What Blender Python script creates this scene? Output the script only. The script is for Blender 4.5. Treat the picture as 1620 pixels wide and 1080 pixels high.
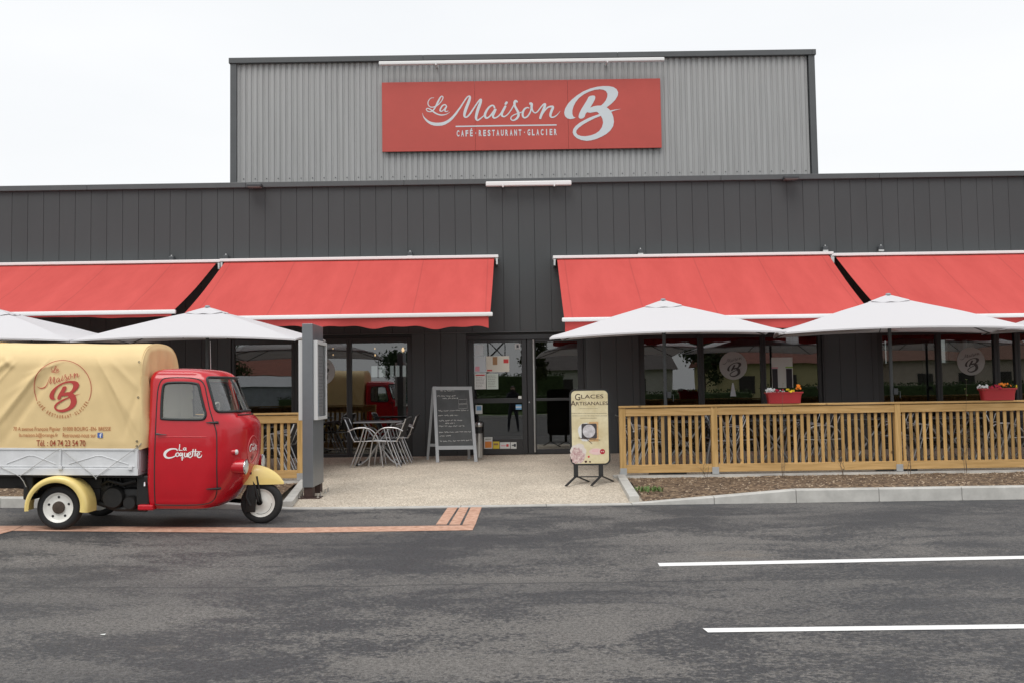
import bpy, bmesh, math, random
from mathutils import Vector, Matrix, noise
from mathutils.geometry import tessellate_polygon
random.seed(7)
R = math.radians
S = bpy.context.scene
for o in list(bpy.data.objects): bpy.data.objects.remove(o)
COL = S.collection

# ---------------- camera ----------------
F, CX, CY = 1440.0, 810.0, 540.0
EYE = Vector((0, 0, 1.226))
PITCH = math.atan(75/1440); ROLL = -0.0150
CM = (Matrix.Rotation(math.pi/2+PITCH, 3, 'X') @ Matrix.Rotation(ROLL, 3, 'Z'))
cd = bpy.data.cameras.new('camera'); cam = bpy.data.objects.new('camera', cd); COL.objects.link(cam)
cd.sensor_width = 36; cd.lens = F/1620*36; cd.clip_end = 2000; cd.clip_start = 0.05
cam.matrix_world = Matrix.Translation(EYE) @ CM.to_4x4()
S.camera = cam
# ---------------- world ----------------
W = bpy.data.worlds.new("World"); S.world = W; W.use_nodes = True
nt = W.node_tree; nt.nodes.clear()
SUN_EL, SUN_AZ = 58, 200
sky = nt.nodes.new('ShaderNodeTexSky'); sky.sky_type = 'NISHITA'; sky.sun_disc = False
sky.sun_elevation = R(SUN_EL); sky.sun_rotation = R(SUN_AZ); sky.dust_density = 4; sky.air_density = 1.5
tc = nt.nodes.new('ShaderNodeTexCoord')
mp = nt.nodes.new('ShaderNodeMapping'); mp.inputs['Scale'].default_value = (1, 1, 3.5)
nz = nt.nodes.new('ShaderNodeTexNoise'); nz.inputs['Scale'].default_value = 1.6; nz.inputs['Detail'].default_value = 4
cr = nt.nodes.new('ShaderNodeValToRGB')
cr.color_ramp.elements[0].position = .3; cr.color_ramp.elements[0].color = (8.95, 9.15, 9.4, 1)
cr.color_ramp.elements[1].position = .7; cr.color_ramp.elements[1].color = (9.85, 9.95, 10.05, 1)
mx = nt.nodes.new('ShaderNodeMix'); mx.data_type = 'RGBA'; mx.inputs['Factor'].default_value = .93
bg = nt.nodes.new('ShaderNodeBackground'); bg.inputs['Strength'].default_value = .086
ow = nt.nodes.new('ShaderNodeOutputWorld')
L = nt.links.new
L(tc.outputs['Generated'], mp.inputs['Vector']); L(mp.outputs['Vector'], nz.inputs['Vector'])
L(nz.outputs['Fac'], cr.inputs['Fac']); L(sky.outputs['Color'], mx.inputs['A']); L(cr.outputs['Color'], mx.inputs['B'])
L(mx.outputs['Result'], bg.inputs['Color']); L(bg.outputs['Background'], ow.inputs['Surface'])
# ---------------- sun ----------------
sl = bpy.data.lights.new('sun', 'SUN'); sl.energy = 1.3; sl.angle = R(35); sl.color = (1, .97, .93)
so = bpy.data.objects.new('sun', sl); COL.objects.link(so)
az = R(SUN_AZ); el = R(SUN_EL)
sd = Vector((math.sin(az)*math.cos(el), math.cos(az)*math.cos(el), math.sin(el)))
so.rotation_euler = sd.to_track_quat('Z', 'Y').to_euler()
S.view_settings.view_transform = 'Standard'; S.view_settings.look = 'None'
S.view_settings.exposure = 0.3; S.view_settings.gamma = 1
S.render.engine = 'CYCLES'

# ---------------- photo measuring helpers ----------------
def ray(u, v): return CM @ Vector(((u-CX)/F, -(v-CY)/F, -1))
def P(u, v, y):
    d = ray(u, v); return EYE + d*(y/d.y)
def gz(x, y):
    y = max(y, 0)
    t = max(0., min(-2.4-x, 6.5))
    return -.19-.015*(11.1-y)+.022*t
def tz(x, y): return -.03*(17.1-y)
def G(u, v, fn=gz):
    y = 10.; d = ray(u, v)
    for i in range(60):
        p = P(u, v, y); t = (fn(p.x, p.y)-EYE.z)/d.z; y = .5*y+.5*t*d.y
    return P(u, v, y)

# ---------------- materials ----------------
MATS = {}
def mat(name, col, rough=.6, metal=0, var=0, vscale=3, bump=0, bscale=80, coat=0, spec=.5, trans=0, stretch=None, col2=None, vdetail=6):
    if name in MATS: return MATS[name]
    m = bpy.data.materials.new(name); m.use_nodes = True; n = m.node_tree; b = n.nodes['Principled BSDF']
    b.inputs['Base Color'].default_value = (*col, 1); b.inputs['Roughness'].default_value = rough
    b.inputs['Metallic'].default_value = metal; b.inputs['Specular IOR Level'].default_value = spec
    if coat: b.inputs['Coat Weight'].default_value = coat; b.inputs['Coat Roughness'].default_value = .06
    l = n.links.new
    tcn = n.nodes.new('ShaderNodeTexCoord'); mpn = n.nodes.new('ShaderNodeMapping')
    l(tcn.outputs['Object'], mpn.inputs['Vector'])
    if stretch: mpn.inputs['Scale'].default_value = stretch
    if var or col2:
        t = n.nodes.new('ShaderNodeTexNoise'); t.inputs['Scale'].default_value = vscale; t.inputs['Detail'].default_value = vdetail
        t.inputs['Roughness'].default_value = .62
        l(mpn.outputs['Vector'], t.inputs['Vector'])
        r = n.nodes.new('ShaderNodeValToRGB')
        r.color_ramp.elements[0].position = .32; r.color_ramp.elements[1].position = .68
        a = [c*(1-var) for c in col]; c2 = col2 or [min(1, c*(1+var)) for c in col]
        r.color_ramp.elements[0].color = (*a, 1); r.color_ramp.elements[1].color = (*c2, 1)
        l(t.outputs['Fac'], r.inputs['Fac']); l(r.outputs['Color'], b.inputs['Base Color'])
    if bump:
        t2 = n.nodes.new('ShaderNodeTexNoise'); t2.inputs['Scale'].default_value = bscale; t2.inputs['Detail'].default_value = 4
        l(mpn.outputs['Vector'], t2.inputs['Vector'])
        bm_ = n.nodes.new('ShaderNodeBump'); bm_.inputs['Strength'].default_value = bump; bm_.inputs['Distance'].default_value = .01
        l(t2.outputs['Fac'], bm_.inputs['Height']); l(bm_.outputs['Normal'], b.inputs['Normal'])
    if trans:
        out = n.nodes['Material Output']; tr = n.nodes.new('ShaderNodeBsdfTranslucent')
        if var or col2: l(r.outputs['Color'], tr.inputs['Color'])
        else: tr.inputs['Color'].default_value = (*col, 1)
        ms = n.nodes.new('ShaderNodeMixShader'); ms.inputs[0].default_value = trans
        l(b.outputs[0], ms.inputs[1]); l(tr.outputs[0], ms.inputs[2]); l(ms.outputs[0], out.inputs['Surface'])
    MATS[name] = m; return m
def glass(name, tint=(.5, .52, .52), refl=.12, rough=0.0, gcol=(1, 1, 1)):
    if name in MATS: return MATS[name]
    m = bpy.data.materials.new(name); m.use_nodes = True; n = m.node_tree; n.nodes.clear(); l = n.links.new
    o = n.nodes.new('ShaderNodeOutputMaterial'); t = n.nodes.new('ShaderNodeBsdfTransparent'); t.inputs[0].default_value = (*tint, 1)
    g = n.nodes.new('ShaderNodeBsdfGlossy'); g.inputs['Roughness'].default_value = rough; g.inputs[0].default_value = (*gcol, 1)
    f = n.nodes.new('ShaderNodeFresnel'); f.inputs[0].default_value = 1.5
    a = n.nodes.new('ShaderNodeMath'); a.operation = 'ADD'; a.inputs[1].default_value = refl
    nz = n.nodes.new('ShaderNodeTexNoise'); nz.inputs['Scale'].default_value = .7
    tcn = n.nodes.new('ShaderNodeTexCoord'); l(tcn.outputs['Object'], nz.inputs['Vector'])
    bp = n.nodes.new('ShaderNodeBump'); bp.inputs['Strength'].default_value = .06; bp.inputs['Distance'].default_value = .02
    l(nz.outputs['Fac'], bp.inputs['Height']); l(bp.outputs['Normal'], g.inputs['Normal'])
    s = n.nodes.new('ShaderNodeMixShader')
    l(f.outputs[0], a.inputs[0]); l(a.outputs[0], s.inputs[0]); l(t.outputs[0], s.inputs[1]); l(g.outputs[0], s.inputs[2]); l(s.outputs[0], o.inputs[0])
    MATS[name] = m; return m
def emis(name, col, st):
    if name in MATS: return MATS[name]
    m = bpy.data.materials.new(name); m.use_nodes = True; b = m.node_tree.nodes['Principled BSDF']
    b.inputs['Base Color'].default_value = (*col, 1); b.inputs['Emission Color'].default_value = (*col, 1); b.inputs['Emission Strength'].default_value = st
    MATS[name] = m; return m

# ---------------- mesh builder ----------------
class MB:
    def __init__(s): s.v = []; s.f = []
    def add(s, vs, fs):
        o = len(s.v); s.v += [Vector(p) for p in vs]; s.f += [tuple(i+o for i in f) for f in fs]; return s
    def box(s, x0, x1, y0, y1, z0, z1):
        vs = [(x, y, z) for z in (z0, z1) for y in (y0, y1) for x in (x0, x1)]
        return s.add(vs, [(0, 2, 3, 1), (4, 5, 7, 6), (0, 1, 5, 4), (2, 6, 7, 3), (0, 4, 6, 2), (1, 3, 7, 5)])
    def bbox(s, x0, x1, y0, y1, z0, z1, b=.004):
        # box with chamfered edges
        cx, cy, cz = (x0+x1)/2, (y0+y1)/2, (z0+z1)/2; h = ((x1-x0)/2, (y1-y0)/2, (z1-z0)/2)
        b = min(b, *[q*.45 for q in h]); bm = bmesh.new()
        bmesh.ops.create_cube(bm, size=2)
        for v in bm.verts: v.co = Vector((v.co.x*h[0]+cx, v.co.y*h[1]+cy, v.co.z*h[2]+cz))
        bmesh.ops.bevel(bm, geom=bm.edges[:], offset=b, segments=2, affect='EDGES', profile=.5)
        bm.verts.index_update(); s.add([v.co.copy() for v in bm.verts], [[v.index for v in f.verts] for f in bm.faces]); bm.free(); return s
    def obar(s, a, b, w, h, up=(0, 0, 1)):
        # rectangular bar from a to b
        a = Vector(a); b = Vector(b); d = (b-a).normalized(); up = Vector(up)
        sx = d.cross(up)
        if sx.length < 1e-4: sx = d.cross(Vector((0, 1, 0)))
        sx.normalize(); uz = sx.cross(d).normalized()
        vs = [p+sx*(i*w/2)+uz*(j*h/2) for p in (a, b) for (i, j) in ((-1, -1), (1, -1), (1, 1), (-1, 1))]
        return s.add(vs, [(3, 2, 1, 0), (4, 5, 6, 7), (0, 1, 5, 4), (1, 2, 6, 5), (2, 3, 7, 6), (3, 0, 4, 7)])
    def tube(s, pts, r, n=8, closed=False, caps=True):
        pts = [Vector(p) for p in pts]; k = len(pts); rs = r if isinstance(r, (list, tuple)) else [r]*k
        o = len(s.v); prev = None
        for i, p in enumerate(pts):
            if closed: t = (pts[(i+1) % k]-pts[i-1])
            else: t = pts[min(i+1, k-1)]-pts[max(i-1, 0)]
            t = t.normalized() if t.length > 1e-9 else Vector((0, 0, 1))
            if prev is None:
                a = Vector((0, 0, 1)) if abs(t.z) < .9 else Vector((1, 0, 0)); u = t.cross(a).normalized()
            else:
                u = (prev-t*prev.dot(t)); u = u.normalized() if u.length > 1e-6 else prev
            prev = u; w = t.cross(u)
            for j in range(n):
                q = 2*math.pi*j/n; s.v.append(p+(u*math.cos(q)+w*math.sin(q))*rs[i])
        m = k if closed else k-1
        for i in range(m):
            for j in range(n):
                a = o+i*n+j; b = o+i*n+(j+1) % n; c = o+((i+1) % k)*n+(j+1) % n; d = o+((i+1) % k)*n+j
                s.f.append((a, b, c, d))
        if caps and not closed:
            s.f.append(tuple(o+j for j in range(n))[::-1]); s.f.append(tuple(o+(k-1)*n+j for j in range(n)))
        return s
    def lathe(s, c, prof, n=24, axis='z'):
        c = Vector(c); o = len(s.v)
        for (r, h) in prof:
            for j in range(n):
                q = 2*math.pi*j/n; a, b = r*math.cos(q), r*math.sin(q)
                s.v.append(c+(Vector((a, b, h)) if axis == 'z' else Vector((h, a, b)) if axis == 'x' else Vector((b, h, a))))
        for i in range(len(prof)-1):
            for j in range(n):
                s.f.append((o+i*n+j, o+i*n+(j+1) % n, o+(i+1)*n+(j+1) % n, o+(i+1)*n+j))
        return s
    def poly_xz(s, loops, y, th=.003):
        # filled polygon(s) in the XZ plane facing -Y with a little thickness
        L3 = [[Vector((p[0], p[1], 0)) for p in lp] for lp in loops]
        tri = tessellate_polygon(L3); flat = [p for lp in L3 for p in lp]; n = len(flat)
        vs = [(p.x, y-th, p.y) for p in flat]+[(p.x, y, p.y) for p in flat]; fs = []
        for t in tri:
            a, b, c = [flat[i] for i in t]; cr_ = (b-a).cross(c-a).z
            fs.append(t if cr_ > 0 else t[::-1])
        o = 0
        for lp in L3:
            k = len(lp)
            for i in range(k): fs.append((o+i, o+(i+1) % k, n+o+(i+1) % k, n+o+i))
            o += k
        return s.add(vs, fs)
    def grid(s, fn, nu, nv, skip=None, ridges=False):
        o = len(s.v)
        for i in range(nu+1):
            for j in range(nv+1): s.v.append(Vector(fn(i/nu, j/nv)))
        for i in range(nu):
            for j in range(nv):
                if skip and skip(i, j): continue
                a = o+i*(nv+1)+j
                if ridges and i == j: s.f += [(a, a+nv+1, a+nv+2), (a, a+nv+2, a+1)]
                elif ridges and i+j == nu-1: s.f += [(a, a+nv+1, a+1), (a+nv+1, a+nv+2, a+1)]
                else: s.f.append((a, a+nv+1, a+nv+2, a+1))
        return s
    def build(s, name, m, parent=None, smooth=False, normals=True, **props):
        me = bpy.data.meshes.new(name); me.from_pydata([tuple(v) for v in s.v], [], s.f)
        if normals:
            bm = bmesh.new(); bm.from_mesh(me); bmesh.ops.recalc_face_normals(bm, faces=bm.faces); bm.to_mesh(me); bm.free()
        me.materials.append(m)
        ob = bpy.data.objects.new(name, me); COL.objects.link(ob)
        if parent: ob.parent = parent
        if smooth:
            for p in me.polygons: p.use_smooth = True
            if smooth is not True: me.set_sharp_from_angle(angle=R(smooth))
        for k_, v_ in props.items(): ob[k_] = v_
        return ob
def tag(o, label, cat, group=None):
    o['label'] = label; o['category'] = cat
    if group: o['group'] = group
    return o
def empty(name, loc=(0, 0, 0), rz=0, label=None, cat=None, group=None):
    o = bpy.data.objects.new(name, None); COL.objects.link(o); o.location = loc; o.rotation_euler = (0, 0, rz); o.empty_display_size = .1
    if label: tag(o, label, cat, group)
    return o
def kids(o): return [c for c in bpy.data.objects if c.parent is o]
def dup(root, loc, rz=0, label=None, group=None):
    tree = []
    def rec(o, par):
        c = o.copy(); COL.objects.link(c)
        if par: c.parent = par
        for ch in KID.get(o.name, []): rec(ch, c)
        return c
    KID = {}
    for q in bpy.data.objects:
        if q.parent: KID.setdefault(q.parent.name, []).append(q)
    r = rec(root, None); r.location = loc; r.rotation_euler = (0, 0, rz)
    if label: r['label'] = label
    if group: r['group'] = group
    return r
def catmull(pts, k=6):
    out = []; n = len(pts)
    for i in range(n-1):
        p0 = pts[max(i-1, 0)]; p1 = pts[i]; p2 = pts[i+1]; p3 = pts[min(i+2, n-1)]
        for j in range(k):
            t = j/k
            out.append(tuple(.5*((2*b)+(-a+c)*t+(2*a-5*b+4*c-d)*t*t+(-a+3*b-3*c+d)*t**3) for a, b, c, d in zip(p0, p1, p2, p3)))
    out.append(tuple(pts[-1])); return out
def ribbon(mb, pts, mapf, wscale, off0=.0015, k=5, rise=.002):
    # pts (x, y, w) in pixel space -> flat ribbon through mapf(x, y, offset)
    c = catmull(pts, k); n = len(c); o = len(mb.v)
    for i, (x, y, w) in enumerate(c):
        a = c[max(i-1, 0)]; b = c[min(i+1, n-1)]; dx, dy = b[0]-a[0], b[1]-a[1]; l = math.hypot(dx, dy) or 1
        nx, ny = -dy/l, dx/l; w = max(w, .5)*wscale/2; of = off0+rise*i/n
        mb.v.append(Vector(mapf(x+nx*w, y+ny*w, of))); mb.v.append(Vector(mapf(x-nx*w, y-ny*w, of)))
    for i in range(n-1): mb.f.append((o+2*i, o+2*i+1, o+2*i+3, o+2*i+2))
    for (idx, s) in ((0, 1), (n-1, -1)):  # round caps
        x, y, w = c[idx]; w = max(w, .5)*wscale/2; o2 = len(mb.v); of = off0+rise*idx/n+.0002
        if w > 1e-4:
            for j in range(10): mb.v.append(Vector(mapf(x+w*math.cos(j*.6283), y+w*math.sin(j*.6283), of)))
            mb.f.append(tuple(o2+j for j in range(10)))
    return mb
_tc = {}
def text_pts(s, bold=0.0):
    key = (s, bold)
    if key in _tc: return _tc[key]
    cu = bpy.data.curves.new('t', 'FONT'); cu.body = s; cu.offset = bold; cu.resolution_u = 3
    ob = bpy.data.objects.new('t', cu); COL.objects.link(ob)
    me = bpy.data.meshes.new_from_object(ob)
    v = [(a.co.x, a.co.y) for a in me.vertices]; f = [tuple(p.vertices) for p in me.polygons]
    bpy.data.objects.remove(ob); bpy.data.curves.remove(cu); bpy.data.meshes.remove(me)
    _tc[key] = (v, f); return v, f
def slot_text(mb, s, mapf, x0, x1, z0, z1, bold=.03, fill=.66, acc=True):
    """evenly spaced condensed capitals; mapf(x, z) -> point"""
    n = len(s); pw = (x1-x0)/n; h = z1-z0
    for i, ch in enumerate(s):
        if ch == ' ': continue
        v, f = text_pts(ch, bold); ax = min(p[0] for p in v); bx = max(p[0] for p in v); az_ = min(p[1] for p in v); bz = max(p[1] for p in v)
        w = pw*fill*(.36 if ch in 'I1' else .36 if ch in '·.:-' else 1); c = x0+pw*(i+.5); H_ = h
        zb = z0
        if ch in '·-': zb = z0+h*.42; H_ = h*(.2 if ch == '·' else .1)
        if ch in '.': H_ = h*.16
        if ch == 'É': H_ = h*1.3
        mb.add([mapf(c+((p[0]-ax)/(bx-ax)-.5)*w, zb+(p[1]-az_)/(bz-az_)*H_) for p in v], f)
    return mb
def text(mb, s, x0, x1, z0, z1, mapf, bold=0.0):
    """fit string s in the box; mapf(x, z) -> 3D point"""
    v, f = text_pts(s, bold)
    if not v: return mb
    ax = min(p[0] for p in v); bx = max(p[0] for p in v); az_ = min(p[1] for p in v); bz = max(p[1] for p in v)
    vs = [mapf(x0+(p[0]-ax)/(bx-ax)*(x1-x0), z0+(p[1]-az_)/max(bz-az_, 1e-6)*(z1-z0)) for p in v]
    return mb.add(vs, f)
# ================= materials =================
def asphalt():
    m = bpy.data.materials.new('asphalt'); m.use_nodes = True; n = m.node_tree; l = n.links.new; b = n.nodes['Principled BSDF']
    tcn = n.nodes.new('ShaderNodeTexCoord'); mpn = n.nodes.new('ShaderNodeMapping'); mpn.inputs['Scale'].default_value = (.55, 1.15, 1)
    l(tcn.outputs['Object'], mpn.inputs['Vector'])
    def noise_(s, d, vec, r=.6, dist=0):
        t = n.nodes.new('ShaderNodeTexNoise'); t.inputs['Scale'].default_value = s; t.inputs['Detail'].default_value = d
        t.inputs['Roughness'].default_value = r; t.inputs['Distortion'].default_value = dist; l(vec, t.inputs['Vector']); return t.outputs['Fac']
    def ramp(src, p0, c0, p1, c1):
        r = n.nodes.new('ShaderNodeValToRGB'); e = r.color_ramp.elements
        e[0].position = p0; e[0].color = (*c0, 1); e[1].position = p1; e[1].color = (*c1, 1); l(src, r.inputs['Fac']); return r.outputs['Color']
    def mix(f, a, c, mode='MIX'):
        x = n.nodes.new('ShaderNodeMix'); x.data_type = 'RGBA'; x.blend_type = mode
        if isinstance(f, float): x.inputs['Factor'].default_value = f
        else: l(f, x.inputs['Factor'])
        for k, q in (('A', a), ('B', c)):
            if isinstance(q, tuple): x.inputs[k].default_value = (*q, 1)
            else: l(q, x.inputs[k])
        return x.outputs['Result']
    big0 = noise_(1.15, 13, mpn.outputs['Vector'], .70, .35)
    mp2 = n.nodes.new('ShaderNodeMapping'); mp2.inputs['Scale'].default_value = (.75, 1.25, 1); l(tcn.outputs['Object'], mp2.inputs['Vector'])
    md = noise_(34, 5, mp2.outputs['Vector'], .7)
    ad = n.nodes.new('ShaderNodeMath'); ad.operation = 'MULTIPLY_ADD'; ad.inputs[1].default_value = .75; l(md, ad.inputs[0]); l(big0, ad.inputs[2])
    big = ad.outputs[0]
    f = ramp(big, .855, (0, 0, 0), .895, (1, 1, 1))
    big2 = noise_(.28, 4, mpn.outputs['Vector'], .6)
    f2 = ramp(big2, .36, (.35,)*3, .56, (1, 1, 1))
    ff = mix(1.0, f, f2, 'MULTIPLY')
    base = mix(ff, (.051, .051, .054), (.150, .141, .132))
    dust = ramp(noise_(.62, 8, mpn.outputs['Vector'], .7), .62, (0, 0, 0), .74, (.7, .7, .7))
    base = mix(dust, base, (.21, .18, .15))
    grain = ramp(noise_(260, 3, tcn.outputs['Object'], .8), .34, (.45,)*3, .66, (1.55,)*3)
    base = mix(1.0, base, grain, 'MULTIPLY')
    grain3 = ramp(noise_(48, 4, tcn.outputs['Object'], .85), .38, (.58,)*3, .62, (1.42,)*3)
    base = mix(1.0, base, grain3, 'MULTIPLY')
    vo = n.nodes.new('ShaderNodeTexVoronoi'); vo.inputs['Scale'].default_value = 26; l(tcn.outputs['Object'], vo.inputs['Vector'])
    sp = ramp(vo.outputs['Distance'], .05, (1, 1, 1), .085, (0, 0, 0))
    wn = ramp(vo.outputs['Color'], .88, (0, 0, 0), .9, (1, 1, 1))
    base = mix(mix(1.0, sp, wn, 'MULTIPLY'), base, (.42, .36, .30))
    # paving joint running along the building
    sx = n.nodes.new('ShaderNodeSeparateXYZ'); l(tcn.outputs['Object'], sx.inputs[0])
    a = n.nodes.new('ShaderNodeMath'); a.operation = 'ADD'; a.inputs[1].default_value = -7.02; l(sx.outputs['Y'], a.inputs[0])
    w = n.nodes.new('ShaderNodeMath'); w.operation = 'MULTIPLY_ADD'; w.inputs[1].default_value = .12; w.inputs[2].default_value = -.06
    l(noise_(1.2, 6, tcn.outputs['Object']), w.inputs[0])
    a2 = n.nodes.new('ShaderNodeMath'); a2.operation = 'ADD'; l(a.outputs[0], a2.inputs[0]); l(w.outputs[0], a2.inputs[1])
    ab = n.nodes.new('ShaderNodeMath'); ab.operation = 'ABSOLUTE'; l(a2.outputs[0], ab.inputs[0])
    jn = ramp(ab.outputs[0], .006, (.75,)*3, .022, (0, 0, 0))
    base = mix(jn, base, (.045, .045, .047))
    l(base, b.inputs['Base Color'])
    rr = n.nodes.new('ShaderNodeMapRange'); rr.inputs['To Min'].default_value = .62; rr.inputs['To Max'].default_value = .9
    l(ff, rr.inputs['Value']); l(rr.outputs[0], b.inputs['Roughness'])
    bp = n.nodes.new('ShaderNodeBump'); bp.inputs['Strength'].default_value = .8; bp.inputs['Distance'].default_value = .006
    l(noise_(150, 4, tcn.outputs['Object'], .75), bp.inputs['Height']); l(bp.outputs[0], b.inputs['Normal'])
    return m
def aggregate(name, c0, c1, c2, sc=55):
    m = bpy.data.materials.new(name); m.use_nodes = True; n = m.node_tree; l = n.links.new; b = n.nodes['Principled BSDF']
    tcn = n.nodes.new('ShaderNodeTexCoord')
    vo = n.nodes.new('ShaderNodeTexVoronoi'); vo.inputs['Scale'].default_value = sc; l(tcn.outputs['Object'], vo.inputs['Vector'])
    r = n.nodes.new('ShaderNodeValToRGB'); e = r.color_ramp.elements
    e[0].position = .1; e[0].color = (*c0, 1); e[1].position = .9; e[1].color = (*c1, 1); x = e.new(.5); x.color = (*c2, 1)
    sx = n.nodes.new('ShaderNodeSeparateColor'); l(vo.outputs['Color'], sx.inputs[0]); l(sx.outputs[0], r.inputs['Fac'])
    t = n.nodes.new('ShaderNodeTexNoise'); t.inputs['Scale'].default_value = 1.1; t.inputs['Detail'].default_value = 7; l(tcn.outputs['Object'], t.inputs['Vector'])
    r2 = n.nodes.new('ShaderNodeValToRGB'); r2.color_ramp.elements[0].position = .3; r2.color_ramp.elements[0].color = (.84,)*3+(1,)
    r2.color_ramp.elements[1].position = .7; r2.color_ramp.elements[1].color = (1.08,)*3+(1,); l(t.outputs['Fac'], r2.inputs['Fac'])
    mxx = n.nodes.new('ShaderNodeMix'); mxx.data_type = 'RGBA'; mxx.blend_type = 'MULTIPLY'; mxx.inputs['Factor'].default_value = 1
    l(r.outputs['Color'], mxx.inputs['A']); l(r2.outputs['Color'], mxx.inputs['B']); l(mxx.outputs['Result'], b.inputs['Base Color'])
    b.inputs['Roughness'].default_value = .85
    bp = n.nodes.new('ShaderNodeBump'); bp.inputs['Strength'].default_value = .6; bp.inputs['Distance'].default_value = .004
    l(vo.outputs['Distance'], bp.inputs['Height']); l(bp.outputs[0], b.inputs['Normal']); return m
def wood_mat(name, ca, cb, seed=0):
    m = bpy.data.materials.new(name); m.use_nodes = True; n = m.node_tree; l = n.links.new; b = n.nodes['Principled BSDF']
    tcn = n.nodes.new('ShaderNodeTexCoord'); g = n.nodes.new('ShaderNodeNewGeometry')
    mpn = n.nodes.new('ShaderNodeMapping'); mpn.inputs['Scale'].default_value = (30, 30, 2.2) if 'slat' in name else (2.2, 30, 30)
    mpn.inputs['Location'].default_value = (seed, seed*2, seed*3)
    l(tcn.outputs['Object'], mpn.inputs['Vector'])
    t = n.nodes.new('ShaderNodeTexNoise'); t.inputs['Scale'].default_value = 1; t.inputs['Detail'].default_value = 5; t.inputs['Distortion'].default_value = .6
    l(mpn.outputs['Vector'], t.inputs['Vector'])
    r = n.nodes.new('ShaderNodeValToRGB'); e = r.color_ramp.elements
    e[0].position = .3; e[0].color = (*ca, 1); e[1].position = .68; e[1].color = (*cb, 1); l(t.outputs['Fac'], r.inputs['Fac'])
    # piece to piece variation
    mr = n.nodes.new('ShaderNodeMapRange'); mr.inputs['To Min'].default_value = .62; mr.inputs['To Max'].default_value = 1.2
    l(g.outputs['Random Per Island'], mr.inputs['Value'])
    hs = n.nodes.new('ShaderNodeHueSaturation'); l(mr.outputs[0], hs.inputs['Value']); l(r.outputs['Color'], hs.inputs['Color'])
    # knots
    vo = n.nodes.new('ShaderNodeTexVoronoi'); vo.inputs['Scale'].default_value = 3.1; l(tcn.outputs['Object'], vo.inputs['Vector'])
    kr = n.nodes.new('ShaderNodeValToRGB'); kr.color_ramp.elements[0].position = .055; kr.color_ramp.elements[0].color = (.75,)*3+(1,)
    kr.color_ramp.elements[1].position = .10; kr.color_ramp.elements[1].color = (0, 0, 0, 1); l(vo.outputs['Distance'], kr.inputs['Fac'])
    mxx = n.nodes.new('ShaderNodeMix'); mxx.data_type = 'RGBA'; l(kr.outputs['Color'], mxx.inputs['Factor']); l(hs.outputs['Color'], mxx.inputs['A'])
    mxx.inputs['B'].default_value = (.12, .06, .025, 1); l(mxx.outputs['Result'], b.inputs['Base Color'])
    b.inputs['Roughness'].default_value = .7; b.inputs['Specular IOR Level'].default_value = .3
    bp = n.nodes.new('ShaderNodeBump'); bp.inputs['Strength'].default_value = .25; bp.inputs['Distance'].default_value = .004
    l(t.outputs['Fac'], bp.inputs['Height']); l(bp.outputs[0], b.inputs['Normal']); return m
def panel_mat(name, col, var=.08, rough=.45):
    m = bpy.data.materials.new(name); m.use_nodes = True; n = m.node_tree; l = n.links.new; b = n.nodes['Principled BSDF']
    tcn = n.nodes.new('ShaderNodeTexCoord'); g = n.nodes.new('ShaderNodeNewGeometry')
    t = n.nodes.new('ShaderNodeTexNoise'); t.inputs['Scale'].default_value = 1.4; t.inputs['Detail'].default_value = 7
    mpn = n.nodes.new('ShaderNodeMapping'); mpn.inputs['Scale'].default_value = (1.6, 1, .35); l(tcn.outputs['Object'], mpn.inputs['Vector']); l(mpn.outputs['Vector'], t.inputs['Vector'])
    m1 = n.nodes.new('ShaderNodeMapRange'); m1.inputs['To Min'].default_value = 1-var; m1.inputs['To Max'].default_value = 1+var; l(t.outputs['Fac'], m1.inputs['Value'])
    m2 = n.nodes.new('ShaderNodeMapRange'); m2.inputs['To Min'].default_value = 1-var*.5; m2.inputs['To Max'].default_value = 1+var*.5; l(g.outputs['Random Per Island'], m2.inputs['Value'])
    mm = n.nodes.new('ShaderNodeMath'); mm.operation = 'MULTIPLY'; l(m1.outputs[0], mm.inputs[0]); l(m2.outputs[0], mm.inputs[1])
    hs = n.nodes.new('ShaderNodeHueSaturation'); hs.inputs['Color'].default_value = (*col, 1); l(mm.outputs[0], hs.inputs['Value'])
    l(hs.outputs['Color'], b.inputs['Base Color']); b.inputs['Roughness'].default_value = rough; b.inputs['Specular IOR Level'].default_value = .2
    return m
M_asphalt = asphalt()
M_terrace = aggregate('exposed_aggregate', (.36, .30, .23), (.76, .69, .58), (.58, .50, .40), 80)
M_conc = mat('concrete', (.50, .49, .46), .85, var=.14, vscale=5, bump=.2, bscale=120)
M_soil = aggregate('soil', (.06, .036, .022), (.26, .18, .11), (.13, .082, .05), 30)
M_chip = mat('wood_chips', (.40, .31, .22), .8, var=.4, vscale=18)
M_orange = mat('faded_orange_paint', (.52, .27, .18), .8, var=.2, vscale=14, col2=(.66, .42, .31), vdetail=9)
M_white_line = mat('road_paint', (.33, .32, .31), .7, vscale=16, col2=(.82, .82, .81), vdetail=12)
for n_ in M_white_line.node_tree.nodes:
    if n_.type == 'VALTORGB': n_.color_ramp.elements[0].position = .31; n_.color_ramp.elements[1].position = .40; n_.color_ramp.elements[0].color = (.30, .30, .29, 1)
    if n_.type == 'TEX_NOISE': n_.inputs['Roughness'].default_value = .8
M_clad = panel_mat('anthracite_cladding', (.074, .078, .081), .08, .6)
M_gap = mat('panel_joint', (.03, .031, .032), .8)
M_cap = mat('metal_capping', (.088, .093, .097), .42, metal=.0, var=.06)
M_corr = mat('corrugated_steel', (.36, .362, .362), .5, metal=.0, var=.09, vscale=2, stretch=(5, 1, .22))
M_sign = mat('red_sign_panel', (.50, .072, .056), .5, var=.04, vscale=2)
M_letter = mat('pale_grey_letters', (.62, .66, .69), .45)
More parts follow.
